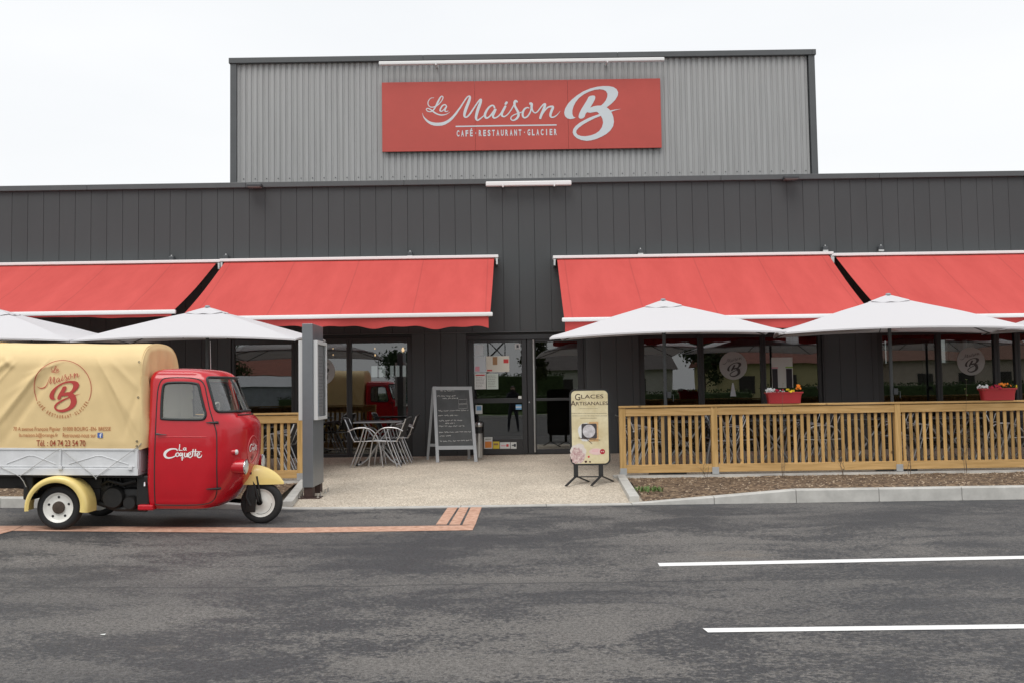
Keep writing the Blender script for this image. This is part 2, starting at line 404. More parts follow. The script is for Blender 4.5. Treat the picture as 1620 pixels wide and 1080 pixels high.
M_tube = mat('white_lacquer', (.82, .82, .82), .35)
M_frame = mat('dark_window_frame', (.028, .028, .03), .38)
M_glass = glass('window_glass', (.40, .42, .41), .10)
M_steel = mat('brushed_steel', (.62, .62, .61), .3, metal=1, var=.08)
M_alu = mat('aluminium_tube', (.60, .60, .61), .28, metal=1)
M_red = mat('red_awning_fabric', (.57, .070, .060), .85, var=.07, vscale=1.6, trans=.06, bump=.05, bscale=300, stretch=(1.3, .35, .35), col2=(.62, .088, .076))
def seams(m, period):
    n = m.node_tree; l = n.links.new; b = n.nodes['Principled BSDF']; src = b.inputs['Base Color'].links[0].from_socket
    tcn = n.nodes.new('ShaderNodeTexCoord'); sx = n.nodes.new('ShaderNodeSeparateXYZ'); l(tcn.outputs['Object'], sx.inputs[0])
    d = n.nodes.new('ShaderNodeMath'); d.operation = 'PINGPONG'; d.inputs[1].default_value = period/2; l(sx.outputs['X'], d.inputs[0])
    r = n.nodes.new('ShaderNodeValToRGB'); r.color_ramp.elements[0].position = .006; r.color_ramp.elements[0].color = (.72,)*3+(1,); r.color_ramp.elements[1].position = .016; r.color_ramp.elements[1].color = (1,)*4
    l(d.outputs[0], r.inputs['Fac']); x = n.nodes.new('ShaderNodeMix'); x.data_type = 'RGBA'; x.blend_type = 'MULTIPLY'; x.inputs['Factor'].default_value = .55
    l(src, x.inputs['A']); l(r.outputs['Color'], x.inputs['B']); l(x.outputs['Result'], b.inputs['Base Color'])
seams(M_red, 1.2)
M_val = mat('red_valance_fabric', (.54, .070, .064), .85, var=.08, vscale=2, trans=.08)
M_canopy = mat('white_canopy_fabric', (.69, .68, .70), .85, trans=.14, bump=.06, bscale=260)
M_black = mat('black_plastic', (.018, .018, .019), .45)
M_darkm = mat('dark_grey_metal', (.06, .065, .07), .4)
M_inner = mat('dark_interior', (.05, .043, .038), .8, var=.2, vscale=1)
M_paper = mat('white_paper', (.72, .74, .72), .7)
M_slat = wood_mat('slat_pine', (.47, .285, .10), (.70, .455, .19))
M_rail = wood_mat('rail_pine', (.47, .285, .105), (.67, .435, .19), 3)

# ================= ground =================
mb = MB(); mb.grid(lambda u, v: ((u-.5)*1600, (v-.5)*1600, -.62), 8, 8)
M_field = mat('meadow', (.06, .085, .025), .9, var=.3, vscale=.4)
mb.build('ground', M_field, kind='structure')
mb = MB(); xs = [-40, -25, -15, -10, -8.9]+[-8.5+.5*i for i in range(14)]+[-1, 0, 2, 5, 10, 20, 40]; ys = [-16, -8, -2, 0, 2, 4, 6, 8, 10, 11.1]
o = 0
for x in xs:
    for y in ys: mb.v.append(Vector((x, y, gz(x, y))))
n_ = len(ys)
for i in range(len(xs)-1):
    for j in range(n_-1): a = i*n_+j; mb.f.append((a, a+n_, a+n_+1, a+1))
mb.build('car_park', M_asphalt, kind='structure')
# lawn and kerb behind the viewer, seen in the panes
mb = MB().box(-40, 40, -16.35, -16, -.6, -.22); mb.build('far_kerb', M_conc, kind='structure')
mb = MB().grid(lambda u, v: (-40+80*u, -60+43.6*v, -.24), 2, 2)
mb.build('lawn', mat('lawn_grass', (.075, .12, .03), .9, var=.35, vscale=2), kind='structure')
# terrace
mb = MB().grid(lambda u, v: (-14+28*u, 11.19+6.1*v, tz(0, 11.19+6.1*v)), 4, 4)
mb.build('terrace', M_terrace, kind='structure')
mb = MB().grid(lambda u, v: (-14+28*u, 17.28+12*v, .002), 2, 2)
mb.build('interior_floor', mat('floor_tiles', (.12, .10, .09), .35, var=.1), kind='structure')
# kerbs
def kerb(x0, x1, h0, h1, y0=11.06, y1=11.20, seg=1.0, mbk=None):
    n = max(1, round(abs(x1-x0)/seg)); m = mbk
    for i in range(n):
        a = x0+(x1-x0)*i/n+.004; b = x0+(x1-x0)*(i+1)/n-.004
        ha = h0+(h1-h0)*i/n; hb = h0+(h1-h0)*(i+1)/n
        za, zb = gz(a, 11.1), gz(b, 11.1); c = .012
        vs = []
        for (x, z, h) in ((a, za, ha), (b, zb, hb)):
            h = max(h, .004)
            vs += [(x, y0, z-.1), (x, y0+.006, z+h-c if h > .03 else z+h-.002), (x, y0+.006+c, z+h), (x, y1, z+h), (x, y1, z-.1)]
        m.add(vs, [(0, 1, 6, 5), (1, 2, 7, 6), (2, 3, 8, 7), (3, 4, 9, 8), (0, 4, 3, 2, 1), (5, 6, 7, 8, 9)])
mb = MB()
kerb(-2.72, 1.42, .012, .012, mbk=mb); kerb(1.42, 3.4, .015, .155, mbk=mb); kerb(3.4, 13.4, .155, .155, mbk=mb)
kerb(-2.72, -4.2, .012, .12, mbk=mb); kerb(-4.2, -13.2, .12, .12, mbk=mb)
mb.build('kerb', M_conc, kind='structure')
pR = G(982, 758, tz); pL = G(477, 767, tz)
mb = MB()
a = Vector((1.47, 11.24, -.155)); mb.obar(a, (pR.x+.02, 13.5, -.10), .12, .1)
a = Vector((-2.78, 11.24, -.155)); mb.obar(a, (pL.x, 13.45, -.10), .12, .1)
mb.build('kerb_return', M_conc, kind='structure')
FY = 13.6
mb = MB()
for (x0, x1) in ((pR.x-.08, 13.5), (-13.5, pL.x+.05)):
    mb.box(x0, x1, FY-.1, FY+.1, -.3, tz(0, FY)+.03)
mb.build('fence_footing', M_conc, kind='structure')
def soil(name, x0, x1, y0, y1, xs0=None):
    def fn(u, v):
        y = y0+(y1-y0)*v; xl = x0+(xs0-x0)*v if xs0 is not None else x0
        if name == 'left': xr = x1+(pL.x-.06-x1)*v; x = x0+(xr-x0)*u
        else: x = xl+(x1-xl)*u
        hump = .05*math.sin(math.pi*min(1, max(0, v)))
        k = (-.05 if v < .5 else -.075)
        edge = max(gz(x, 11.1)+.012, 0) if False else 0
        zz = gz(x, 11.1)+.10 if abs(x) > 3.3 else gz(x, 11.1)+.02+.08*max(0, (abs(x)-1.5)/1.8)
        z = zz*(1-v)+(tz(x, y1)+.0)*v+hump+.012*noise.noise(Vector((x*6, y*6, 0)))+.02*noise.noise(Vector((x*1.7, y*2, 4)))
        return (x, y, z)
    return fn
bedR = soil('right', 1.58, 13.3, 11.21, 13.49, pR.x+.08); bedL = soil('left', -13.1, -2.9, 11.21, 13.49)
mb = MB().grid(bedR, 160, 26); mb.build('planting_bed', M_soil, smooth=True, kind='structure')
mb = MB().grid(bedL, 150, 26); mb.build('planting_bed', M_soil, smooth=True, kind='structure')
mb = MB(); rnd = random.Random(3)
for k in range(5200):
    f_ = bedR if rnd.random() < .62 else bedL
    x, y, z = f_(rnd.random(), rnd.random()); s_ = rnd.uniform(.006, .022); q = rnd.uniform(0, 6.28); e_ = s_*rnd.uniform(.3, .8)
    c, s2 = math.cos(q), math.sin(q); t = rnd.uniform(-.4, .4)*s_
    vs = [(x+c*s_, y+s2*s_, z+.004+t), (x-s2*e_, y+c*e_, z+.012), (x-c*s_, y-s2*s_, z+.004-t), (x+s2*e_, y-c*e_, z+.003), (x, y, z-.004)]
    mb.add(vs, [(0, 1, 2, 3), (0, 3, 4), (3, 2, 4), (2, 1, 4), (1, 0, 4)])
mb.build('mulch_chips', M_chip, kind='stuff')
# weeds
def tuft(p, n, h, name, label, cat, m, spread=.06):
    t = MB(); r = random.Random(int(p.x*100))
    for i in range(n):
        q = r.uniform(0, 6.28); l_ = h*r.uniform(.5, 1); b = Vector((p.x+r.uniform(-.5, .5)*spread, p.y+r.uniform(-.5, .5)*spread, p.z))
        e = b+Vector((math.cos(q)*l_*.7, math.sin(q)*l_*.7, l_)); m_ = (b+e)/2+Vector((0, 0, l_*.15)); w = Vector((-math.sin(q), math.cos(q), 0))*.006
        t.add([b-w, b+w, m_+w*1.3, m_-w*1.3, e], [(0, 1, 2, 3), (3, 2, 4)])
    return tag(t.build(name, m), label, cat)
M_leaf = mat('weed_leaf', (.10, .17, .04), .6, var=.3, vscale=30)
tuft(Vector((1.72, 11.75, bedR(0.01, .25)[2])), 90, .07, 'grass_tuft', 'low green weed at the corner of the right planting bed by the kerb', 'weed', M_leaf, .34)
tuft(Vector((7.0, 11.5, bedR(.46, .1)[2])), 40, .05, 'grass_tuft', 'small green weed on the right planting bed near the kerb edge', 'weed', M_leaf, .25)

# painted markings
def paint(name, polys, m, zoff=.004, fn=gz):
    t = MB()
    for pl in polys:
        pts = [G(u, v, fn) for (u, v) in pl]
        nseg = 10
        if len(pts) == 4:
            a, b, c, d = pts
            t.grid(lambda u, v: (lambda q: (q.x, q.y, fn(q.x, q.y)+zoff))((a.lerp(b, u)).lerp(d.lerp(c, u), v)), 12, 2)
    return t.build(name, m, kind='structure')
paint('orange_marking', [[(20, 839.4), (747.5, 838.3), (751.5, 830.2), (38, 831.2)]], M_orange)
paint('orange_marking', [[(689.5, 829.4), (706.5, 829.4), (724.5, 801.8), (708.5, 802.0)], [(710.5, 829.6), (727.5, 829.6), (741.8, 801.4), (727.6, 801.6)], [(731.5, 829.8), (751.8, 829.8), (762.5, 801.0), (745, 801.2)]], M_orange)
paint('orange_marking', [[(-160, 846), (-60, 838), (-30, 831.5), (-120, 831.5)], [(-60, 860), (19, 839.6), (36, 831.4), (-10, 831.6)]], M_orange, .005)
paint('white_parking_line', [[(1040.5, 890.0), (1620, 878.6), (1800, 875.6), (1800, 880.2)]], M_white_line) if False else None
paint('white_parking_line', [[(1043.5, 895.6), (1830, 879.6), (1830, 874.8), (1040.5, 890.4)]], M_white_line)
paint('white_parking_line', [[(1120, 1000.4), (1830, 991.5), (1830, 984.8), (1111.5, 993.8)]], M_white_line)
# litter
mb = MB(); p = G(162, 1004); mb.add([(p.x-.016, p.y, p.z+.004), (p.x+.016, p.y-.006, p.z+.004), (p.x+.02, p.y+.008, p.z+.008), (p.x-.01, p.y+.012, p.z+.005)], [(0, 1, 2, 3)])
tag(mb.build('paper_scrap', M_paper), 'small white paper scrap lying on the asphalt at lower left', 'litter')
# ================= building =================
WY = 17.1
bld = empty('restaurant_building', (0, WY, 0), 0, 'long dark grey clad restaurant building with a pale corrugated upper box', 'building')
def BP(mb, name, m, par=bld, **k):
    for v in mb.v: v.y -= WY
    return mb.build(name, m, par, **k)
def ux(u, y=WY): return P(u, 620, y).x
PITCHX = .300; OFF = ux(15)-math.floor(ux(15)/PITCHX)*PITCHX
def boards(mb, x0, x1, z0, z1, y=WY):
    k = math.floor((x0-OFF)/PITCHX); x = OFF+k*PITCHX; g = .002
    while x < x1:
        a = max(x0, x+g); b = min(x1, x+PITCHX-g)
        if b-a > .02: 
            c = .004
            mb.add([(a, y+.02, z0), (a, y+c, z0), (a+c, y, z0), (b-c, y, z0), (b, y+c, z0), (b, y+.02, z0),
                    (a, y+.02, z1), (a, y+c, z1), (a+c, y, z1), (b-c, y, z1), (b, y+c, z1), (b, y+.02, z1)],
                   [(i, i+1, i+7, i+6) for i in range(5)]+[(0, 1, 2, 3, 4, 5), (11, 10, 9, 8, 7, 6)])
        x += PITCHX
XL, XR = -14.0, 14.0
groups = [('L2', ux(-90), ux(270), [(-84, -6), (4, 82), (92, 172), (182, 262)]),
          ('L1', ux(365), ux(652), [(372, 462), (472, 549), (557, 645)]),
          ('R1', ux(1012), ux(1303), [(1020, 1105), (1114, 1204), (1212, 1295)]),
          ('R2', ux(1390), ux(1715), [(1397, 1482), (1490, 1573), (1582, 1606), (1615, 1706)])]
DX0, DX1 = ux(738), ux(928); DZ = 2.235
ZT = 2.235
mb = MB()
boards(mb, XL, XR, ZT+.065, 5.1)
sp = [(XL, groups[0][1]), (groups[0][2], groups[1][1]), (groups[1][2], DX0), (DX1, groups[2][1]), (groups[2][2], groups[3][1]), (groups[3][2], XR)]
for a, b in sp: boards(mb, a, b, .0, ZT+.05)
BP(mb, 'cladding', M_clad)
mb = MB(); mb.box(XL, XR, WY+.021, WY+.30, ZT+.0, 5.1)
for a, b in sp: mb.box(a+.001, b-.001, WY+.021, WY+.28, -.02, ZT-.001)
BP(mb, 'wall', M_gap)
mb = MB(); mb.box(XL, XR, WY-.018, WY+.02, ZT+.05, ZT+.065)
BP(mb, 'lintel_trim', M_cap)
# parapet capping
zc = 5.2
mb = MB(); x = XL
while x < XR:
    x2 = min(XR, x+3.0); mb.bbox(x+.002, x2-.002, WY-.06, WY+.34, zc-.10, zc, .006); x = x2
BP(mb, 'parapet_capping', M_cap)
mb = MB(); mb.box(XL, XR, WY+.30, 29, 4.86, 4.95)
BP(mb, 'roof', M_cap)
BP(MB().box(XL, XL+.2, WY+.301, 29, -.02, 4.859), 'side_wall', M_clad); BP(MB().box(XR-.2, XR, WY+.301, 29, -.02, 4.859), 'side_wall', M_clad)
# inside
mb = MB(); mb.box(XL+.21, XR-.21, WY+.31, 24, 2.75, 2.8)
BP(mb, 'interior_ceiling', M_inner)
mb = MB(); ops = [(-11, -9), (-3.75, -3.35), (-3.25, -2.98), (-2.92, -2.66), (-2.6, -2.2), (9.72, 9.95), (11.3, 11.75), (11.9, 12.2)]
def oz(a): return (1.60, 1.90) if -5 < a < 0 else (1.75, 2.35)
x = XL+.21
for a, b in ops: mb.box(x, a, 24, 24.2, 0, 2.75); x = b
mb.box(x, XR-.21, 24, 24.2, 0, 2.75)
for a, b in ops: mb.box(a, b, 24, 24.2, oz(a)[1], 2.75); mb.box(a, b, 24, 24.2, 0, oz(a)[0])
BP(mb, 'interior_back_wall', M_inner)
for a, b in ops: BP(MB().box((a+b)/2-.02, (a+b)/2+.02, 24.05, 24.12, *oz(a)), 'rear_window_mullion', M_tube)
for u in (1470, 1595, 1247):
    q = ux(u, 19.5); BP(MB().lathe((q, 19.5, 0), [(.11, 0), (.11, 2.74)], 20), 'interior_column', mat('white_column', (.5, .5, .48), .6), smooth=40)
# upper box
UY = 18.6; ax, bx_, uz = -5.73, 6.335, 8.04
mb = MB(); x = ax+.09; pr = []; per = .1185
while x < bx_-.09:
    for (dx, dy) in ((0, 0), (.060, 0), (.076, .022), (.100, .022)):
        if x+dx < bx_-.09: pr.append((x+dx, UY+dy))
    x += per
vs = [(p[0], p[1], 4.96) for p in pr]+[(p[0], p[1], uz) for p in pr]; n_ = len(pr)
mb.add(vs, [(i, i+1, n_+i+1, n_+i) for i in range(n_-1)])
BP(mb, 'corrugated_facade', M_corr)
mb = MB(); mb.box(ax, bx_, UY+.05, 28, 4.96, uz); BP(mb, 'upper_storey', M_cap)
BP(MB().bbox(ax-.03, ax+.10, UY-.05, UY+.04, 4.96, uz+.001, .005), 'corner_trim', M_cap)
BP(MB().bbox(bx_-.10, bx_+.03, UY-.05, UY+.04, 4.96, uz+.001, .005), 'corner_trim', M_cap)
mb = MB(); x = ax-.055
while x < bx_+.05:
    x2 = min(bx_+.055, x+4.03); mb.bbox(x+.002, x2-.002, UY-.08, 28.1, uz+.001, uz+.115, .006); x = x2
BP(mb, 'upper_capping', M_cap)
# screws across the corrugated sheet
mb = MB(); x = ax+.24
while x < bx_-.2: BP(MB().bbox(x-.012, x+.012, UY-.008, UY-.0005, 5.62, 5.64, .002), 'screw', M_cap); x += per*2

# ---- logo strokes, traced in photo pixels ----
def s1(l): return [(660+x/12.46, 140+y/12.46, w/12.46) for x, y, w in l]
def s2(l): return [(770+x/12.46, 140+y/12.46, w/12.46) for x, y, w in l]
LA = [s1([(330, 190, 8), (275, 195, 12), (232, 235, 15), (212, 290, 18), (228, 345, 18), (275, 374, 18), (330, 370, 20), (395, 340, 22), (455, 285, 18), (500, 220, 18), (508, 175, 20), (480, 158, 20), (445, 200, 28), (405, 280, 36), (365, 360, 30), (320, 430, 24), (260, 465, 20), (200, 450, 18), (180, 415, 18), (210, 398, 18), (270, 425, 24), (340, 480, 28), (420, 520, 26), (500, 530, 22), (580, 512, 14), (645, 470, 5)]),
      s1([(575, 345, 20), (545, 325, 22), (500, 345, 26), (462, 400, 28), (452, 445, 26), (485, 455, 20), (530, 420, 18), (565, 370, 18)]),
      s1([(580, 365, 26), (556, 410, 26), (548, 448, 24), (575, 462, 18), (612, 448, 10)])]
MA = [s1([(103, 495, 3), (125, 560, 16), (170, 620, 32), (235, 672, 46), (310, 702, 58), (400, 712, 62), (500, 702, 62), (590, 665, 56), (670, 605, 50), (740, 530, 44), (800, 450, 36), (860, 365, 30), (920, 270, 26), (975, 190, 26), (1020, 158, 28), (1042, 180, 40), (1020, 260, 52), (980, 360, 56), (945, 460, 56), (930, 540, 44), (955, 574, 28), (1005, 550, 30), (1060, 480, 32), (1120, 390, 28), (1180, 300, 28), (1230, 235, 30), (1258, 228, 40), (1245, 290, 52), (1205, 400, 58), (1175, 500, 56), (1160, 590, 46), (1188, 634, 28), (1240, 605, 26), (1300, 555, 20), (1340, 515, 14)]),
      s1([(1525, 385, 34), (1508, 350, 30), (1470, 342, 30), (1410, 385, 36), (1360, 460, 44), (1335, 535, 48), (1360, 590, 34), (1415, 570, 30), (1470, 510, 32), (1530, 425, 34)]),
      s1([(1545, 425, 40), (1515, 490, 46), (1492, 550, 42), (1520, 588, 32), (1580, 570, 24), (1640, 520, 20)]),
      s2([(205, 570, 20), (260, 520, 22), (310, 450, 28), (362, 365, 40)]),
      s2([(368, 360, 42), (335, 420, 46), (302, 490, 48), (300, 540, 40), (345, 562, 26), (410, 520, 22), (470, 445, 22), (515, 370, 22), (540, 320, 26)]),
      s2([(372, 310, 44), (392, 285, 48)]),
      s2([(598, 268, 36), (570, 252, 44), (548, 285, 48), (555, 350, 42), (590, 420, 44), (620, 480, 48), (625, 545, 48), (585, 605, 40), (525, 636, 26), (482, 618, 22), (480, 575, 22), (530, 532, 20), (600, 505, 20), (660, 485, 18), (705, 465, 16)]),
      s2([(832, 392, 22), (795, 385, 26), (745, 415, 36), (712, 480, 42), (712, 550, 38), (745, 585, 30), (800, 560, 30), (850, 490, 28), (876, 410, 30), (880, 350, 40)]),
      s2([(860, 305, 50), (888, 315, 46), (888, 380, 38), (905, 445, 28), (950, 488, 22), (1000, 465, 24), (1055, 395, 24), (1110, 330, 28), (1150, 315, 40), (1140, 370, 50), (1105, 460, 52), (1075, 530, 50), (1055, 590, 46)]),
      s2([(1090, 530, 20), (1140, 450, 26), (1210, 378, 30), (1290, 362, 38), (1305, 385, 46), (1278, 450, 50), (1255, 530, 46), (1275, 575, 28), (1335, 565, 26), (1395, 520, 16), (1450, 452, 4)])]
def b1(l): return [(880+x/10.8, 130+y/10.8) for x, y in l]
def smooth_loop(l, k=3):
    c = l+[l[0], l[1]]; return catmull([l[-1]]+c, k)[k:-k-1] if False else l
B_A = b1([(330, 610), (300, 628), (240, 638), (190, 625), (150, 588), (135, 530), (150, 460), (200, 375), (265, 305), (350, 235), (460, 165), (580, 115), (700, 84), (800, 73), (900, 74), (975, 90), (1030, 125), (1058, 180), (1050, 235), (1010, 305), (950, 368), (900, 408), (862, 436), (765, 405), (805, 370), (845, 320), (870, 262), (875, 205), (850, 160), (800, 135), (740, 128), (650, 140), (560, 170), (470, 215), (390, 275), (330, 350), (295, 420), (275, 490), (275, 550), (292, 595)])
B_B = b1([(548, 262), (575, 243), (620, 234), (655, 238), (668, 262), (658, 305), (630, 360), (580, 440), (640, 418), (700, 408), (766, 406), (861, 437), (910, 475), (948, 530), (975, 600), (985, 680), (970, 760), (925, 830), (860, 890), (780, 935), (690, 975), (600, 1000), (520, 1010), (430, 995), (350, 962), (300, 915), (280, 865), (290, 810), (330, 755), (400, 700), (480, 655), (560, 615), (650, 580), (735, 552), (712, 525), (690, 512), (640, 520), (580, 530), (525, 520), (500, 550), (485, 598), (460, 622), (420, 632), (388, 620), (380, 590), (395, 535), (430, 465), (480, 385), (520, 320), (538, 285)])
B_H = b1([(762, 582), (660, 622), (560, 672), (460, 728), (385, 785), (345, 830), (340, 870), (365, 905), (420, 925), (500, 930), (590, 915), (670, 885), (735, 840), (780, 775), (800, 700), (790, 635)])
B_C = b1([(915, 492), (1000, 475), (1110, 463), (1000, 490), (930, 517)])
def logo(mb, mapf, what='LMB', wsc=1.0):
    of = .001
    if 'L' in what:
        for s in LA: ribbon(mb, s, mapf, wsc, of, 5, .0012); of += .0003
    if 'M' in what:
        for s in MA: ribbon(mb, s, mapf, wsc, of, 5, .0012); of += .0003
    if 'B' in what:
        for lp in ([B_A], [B_B, B_H], [B_C]):
            L3 = [[Vector((p[0], p[1], 0)) for p in l] for l in lp]; tri = tessellate_polygon(L3); fl = [p for l in L3 for p in l]
            mb.add([mapf(p.x, p.y, of) for p in fl], tri); of += .0004
    return mb
# ---- big sign ----
SY = 18.52
sg = empty('restaurant_sign', (0, SY, 0), 0, 'large red sign board with pale script lettering La Maison B on the corrugated upper box', 'sign')
tl_, br_ = P(604, 131, SY), P(1047, 233.5, SY)
x0, x1, z1, z0 = tl_.x, br_.x, tl_.z, P(826, 237.3, SY).z
mb = MB(); w_ = (x1-x0)/3
for i in range(3): mb.bbox(x0+w_*i+(.0015 if i else 0), x0+w_*(i+1)-(.0015 if i < 2 else 0), 0, .03, z0, z1, .003)
mb.build('panel', M_sign, sg)
for z_ in (z0+.2, z1-.26): MB().box(x0+.1, x1-.1, .031, .079, z_, z_+.06).build('mounting_rail', M_cap, sg)
def sgm(u, v, of): p = P(u, v, SY); return (p.x, -of, p.z)
mb = MB(); logo(mb, sgm); mb.build('script_lettering', M_letter, sg, normals=False)
mb = MB(); ribbon(mb, [(721.6, 200.5, 2), (800, 199.3, 2), (879.8, 198.2, 2)], sgm, 1)
a = P(722, 216.6, SY); b = P(881.5, 214.2, SY)
slot_text(mb, 'CAFÉ·RESTAURANT·GLACIER', lambda x, z: (x, -.003, z+(x-a.x)*(-.0)), a.x-.01, b.x+.01, a.z+.0, a.z+.130, .035, .62)
mb.build('caption_lettering', M_letter, sg, normals=False)
# ---- linear lamps, floodlights, awning brackets ----
def bar_lamp(u0, v0, u1, v1, y, r, label, wall):
    a, b = P(u0, v0, y), P(u1, v1, y); z = (a.z+b.z)/2
    t = empty('linear_lamp', (0, y, 0), 0, label, 'lamp')
    mb = MB(); mb.bbox(a.x, b.x, -.04, .04, z-r, z+r, r*.6); mb.build('housing', M_tube, t)
    for q in (.2, .8): x = a.x+(b.x-a.x)*q; MB().box(x-.02, x+.02, .0, wall-y-.001, z-.025, z-.005).box(x-.012, x+.012, -.043, .0, z-r-.02, z-r+.01).build('bracket', M_tube, t)
bar_lamp(599.5, 99.5, 1051, 96, 18.35, .038, 'long white linear lamp above the red sign board', 18.6)
bar_lamp(768.5, 291.5, 904, 290, 16.95, .045, 'short white linear lamp on the dark wall above the entrance', 17.1)
def flood(u, v, label):
    p = P(u, v, 16.95); t = empty('floodlight', (p.x, 16.95, p.z), 0, label, 'floodlight', 'floodlights under the roof edge')
    mb = MB(); mb.bbox(-.14, .14, -.12, .04, -.025, .03, .012)
    for i in range(7): mb.box(-.11+i*.035, -.10+i*.035, -.10, .03, .03, .045)
    mb.build('housing', M_darkm, t)
    mb = MB(); mb.box(-.12, .12, -.11, .03, -.032, -.0255); mb.build('lens', mat('lamp_lens', (.25, .24, .23), .2), t)
    MB().box(-.10, -.085, .04, .149, -.015, .015).build('bracket', M_darkm, t); MB().box(.085, .10, .04, .149, -.015, .015).build('bracket', M_darkm, t)
flood(404, 295, 'small dark floodlight under the roof edge above the left awnings')
flood(1250, 282.5, 'small dark floodlight under the roof edge above the right awnings')

# ---- windows ----
def window(g, idx, u0, u1, x0, x1, z1=2.13, zb=.06, first=False, last=False, sticker=None):
    yy = WY+.09
    gx0, gx1 = ux(u0, yy), ux(u1, yy)
    mb = MB(); mb.bbox(x0+.002, gx0, yy-.05, yy+.05, .0, ZT-.003, .005); mb.bbox(gx1, x1-.002, yy-.05, yy+.05, .0, ZT-.003, .005)
    mb.bbox(gx0+.001, gx1-.001, yy-.05, yy+.05, z1, ZT-.003, .005); mb.bbox(gx0+.001, gx1-.001, yy-.05, yy+.05, 0, zb, .005)
    w = BP(mb, 'window', M_frame)
    mb = MB().box(gx0-.004, gx1+.004, yy-.006, yy+.006, zb-.004, z1+.004)
    BP(mb, 'pane', M_glass, par=w)
    return w
wins = {}
for (g, a, b, panes) in groups:
    n_ = len(panes)
    for i, (u0, u1) in enumerate(panes):
        xa = a if i == 0 else (ux(panes[i-1][1], WY+.09)+ux(u0, WY+.09))/2
        xb = b if i == n_-1 else (ux(u1, WY+.09)+ux(panes[i+1][0], WY+.09))/2
        wins[(g, i)] = window(g, i, u0, u1, xa, xb)
M_frost = mat('frosted_vinyl', (.42, .44, .43), .6)
M_frost_dark = mat('dark_vinyl', (.06, .06, .06), .6)
def disc_sticker(par, u, v, r_px):
    yy = WY+.082; c = P(u, v, yy); r = r_px/1440*yy
    mb = MB(); n = 48; mb.add([(c.x+r*math.cos(i*2*math.pi/n), yy-.001, c.z+r*math.sin(i*2*math.pi/n)) for i in range(n)], [tuple(range(n))])
    d = BP(mb, 'round_sticker', M_frost, par=par, normals=False)
    k = r/90.3*1.15*84.2/84.2
    mb = MB(); sc = r*.95/90
    def mp_(uu, vv, of): return (c.x+r*.1+(uu-937.7)*sc*1.15, yy-.0015-of, c.z-r*.28-(vv-180)*sc*1.15)
    logo(mb, mp_, 'B')
    def mp2(uu, vv, of):
        X, Z = (uu-790)*sc*.66, -(vv-175)*sc*.66; ca, sa = math.cos(.2), math.sin(.2)
        return (c.x+X*ca-Z*sa, yy-.0015-of, c.z+r*.42+X*sa+Z*ca)
    logo(mb, mp2, 'M'); 
    BP(mb, 'emblem', M_frost_dark, par=par, normals=False)
disc_sticker(wins[('R1', 1)], 1160, 578, 22)
disc_sticker(wins[('R2', 1)], 1536, 571, 22)
disc_sticker(wins[('L1', 1)], 508, 587, 22)
# ---- entrance door ----
yy = WY+.06
def leaf(u0, u1, gu0, gu1, rail, name):
    a, b = ux(u0, yy), ux(u1, yy); ga, gb = ux(gu0, yy), ux(gu1, yy)
    mb = MB(); mb.bbox(a, ga, yy-.03, yy+.03, .012, 2.15, .004); mb.bbox(gb, b, yy-.03, yy+.03, .012, 2.15, .004)
    zz = [(2.10, 2.15), (.97, 1.06) if rail else (1.0, 1.05), (.012, .30 if rail else .10)]
    for (p, q) in zz: mb.bbox(ga+.001, gb-.001, yy-.03, yy+.03, p, q, .004)
    d = BP(mb, name, M_frame)
    mb = MB().box(ga-.004, gb+.004, yy-.005, yy+.005, .09, 2.104); BP(mb, 'pane', M_glass, par=d)
    return d
leaf(741.5, 833.5, 750.5, 826, True, 'door'); d2 = leaf(834.5, 924, 848, 914.5, False, 'door')
mb = MB(); mb.bbox(DX0+.002, ux(741, yy), yy-.05, yy+.05, 0, ZT-.002, .004); mb.bbox(ux(924.5, yy), DX1-.002, yy-.05, yy+.05, 0, ZT-.002, .004)
mb.bbox(ux(741, yy)+.001, ux(924.5, yy)-.001, yy-.05, yy+.05, 2.153, ZT-.002, .004); BP(mb, 'door_frame', M_frame)
q = P(845, 620, yy-.08)
mb = MB().tube([(q.x, yy-.09, .05), (q.x, yy-.09, 2.14)], .019, 12)
for z in (.07, 1.1, 2.12): mb.tube([(q.x, yy-.09, z), (q.x, yy-.031, z)], .014, 8)
BP(mb, 'handle', M_steel, par=d2, smooth=40)
mb = MB(); q = P(822, 641, yy); mb.lathe((ux(837, yy), yy-.034, .98), [(0, -.006), (.012, -.006), (.012, .003)], 12, 'y'); BP(mb, 'keyhole', M_steel)

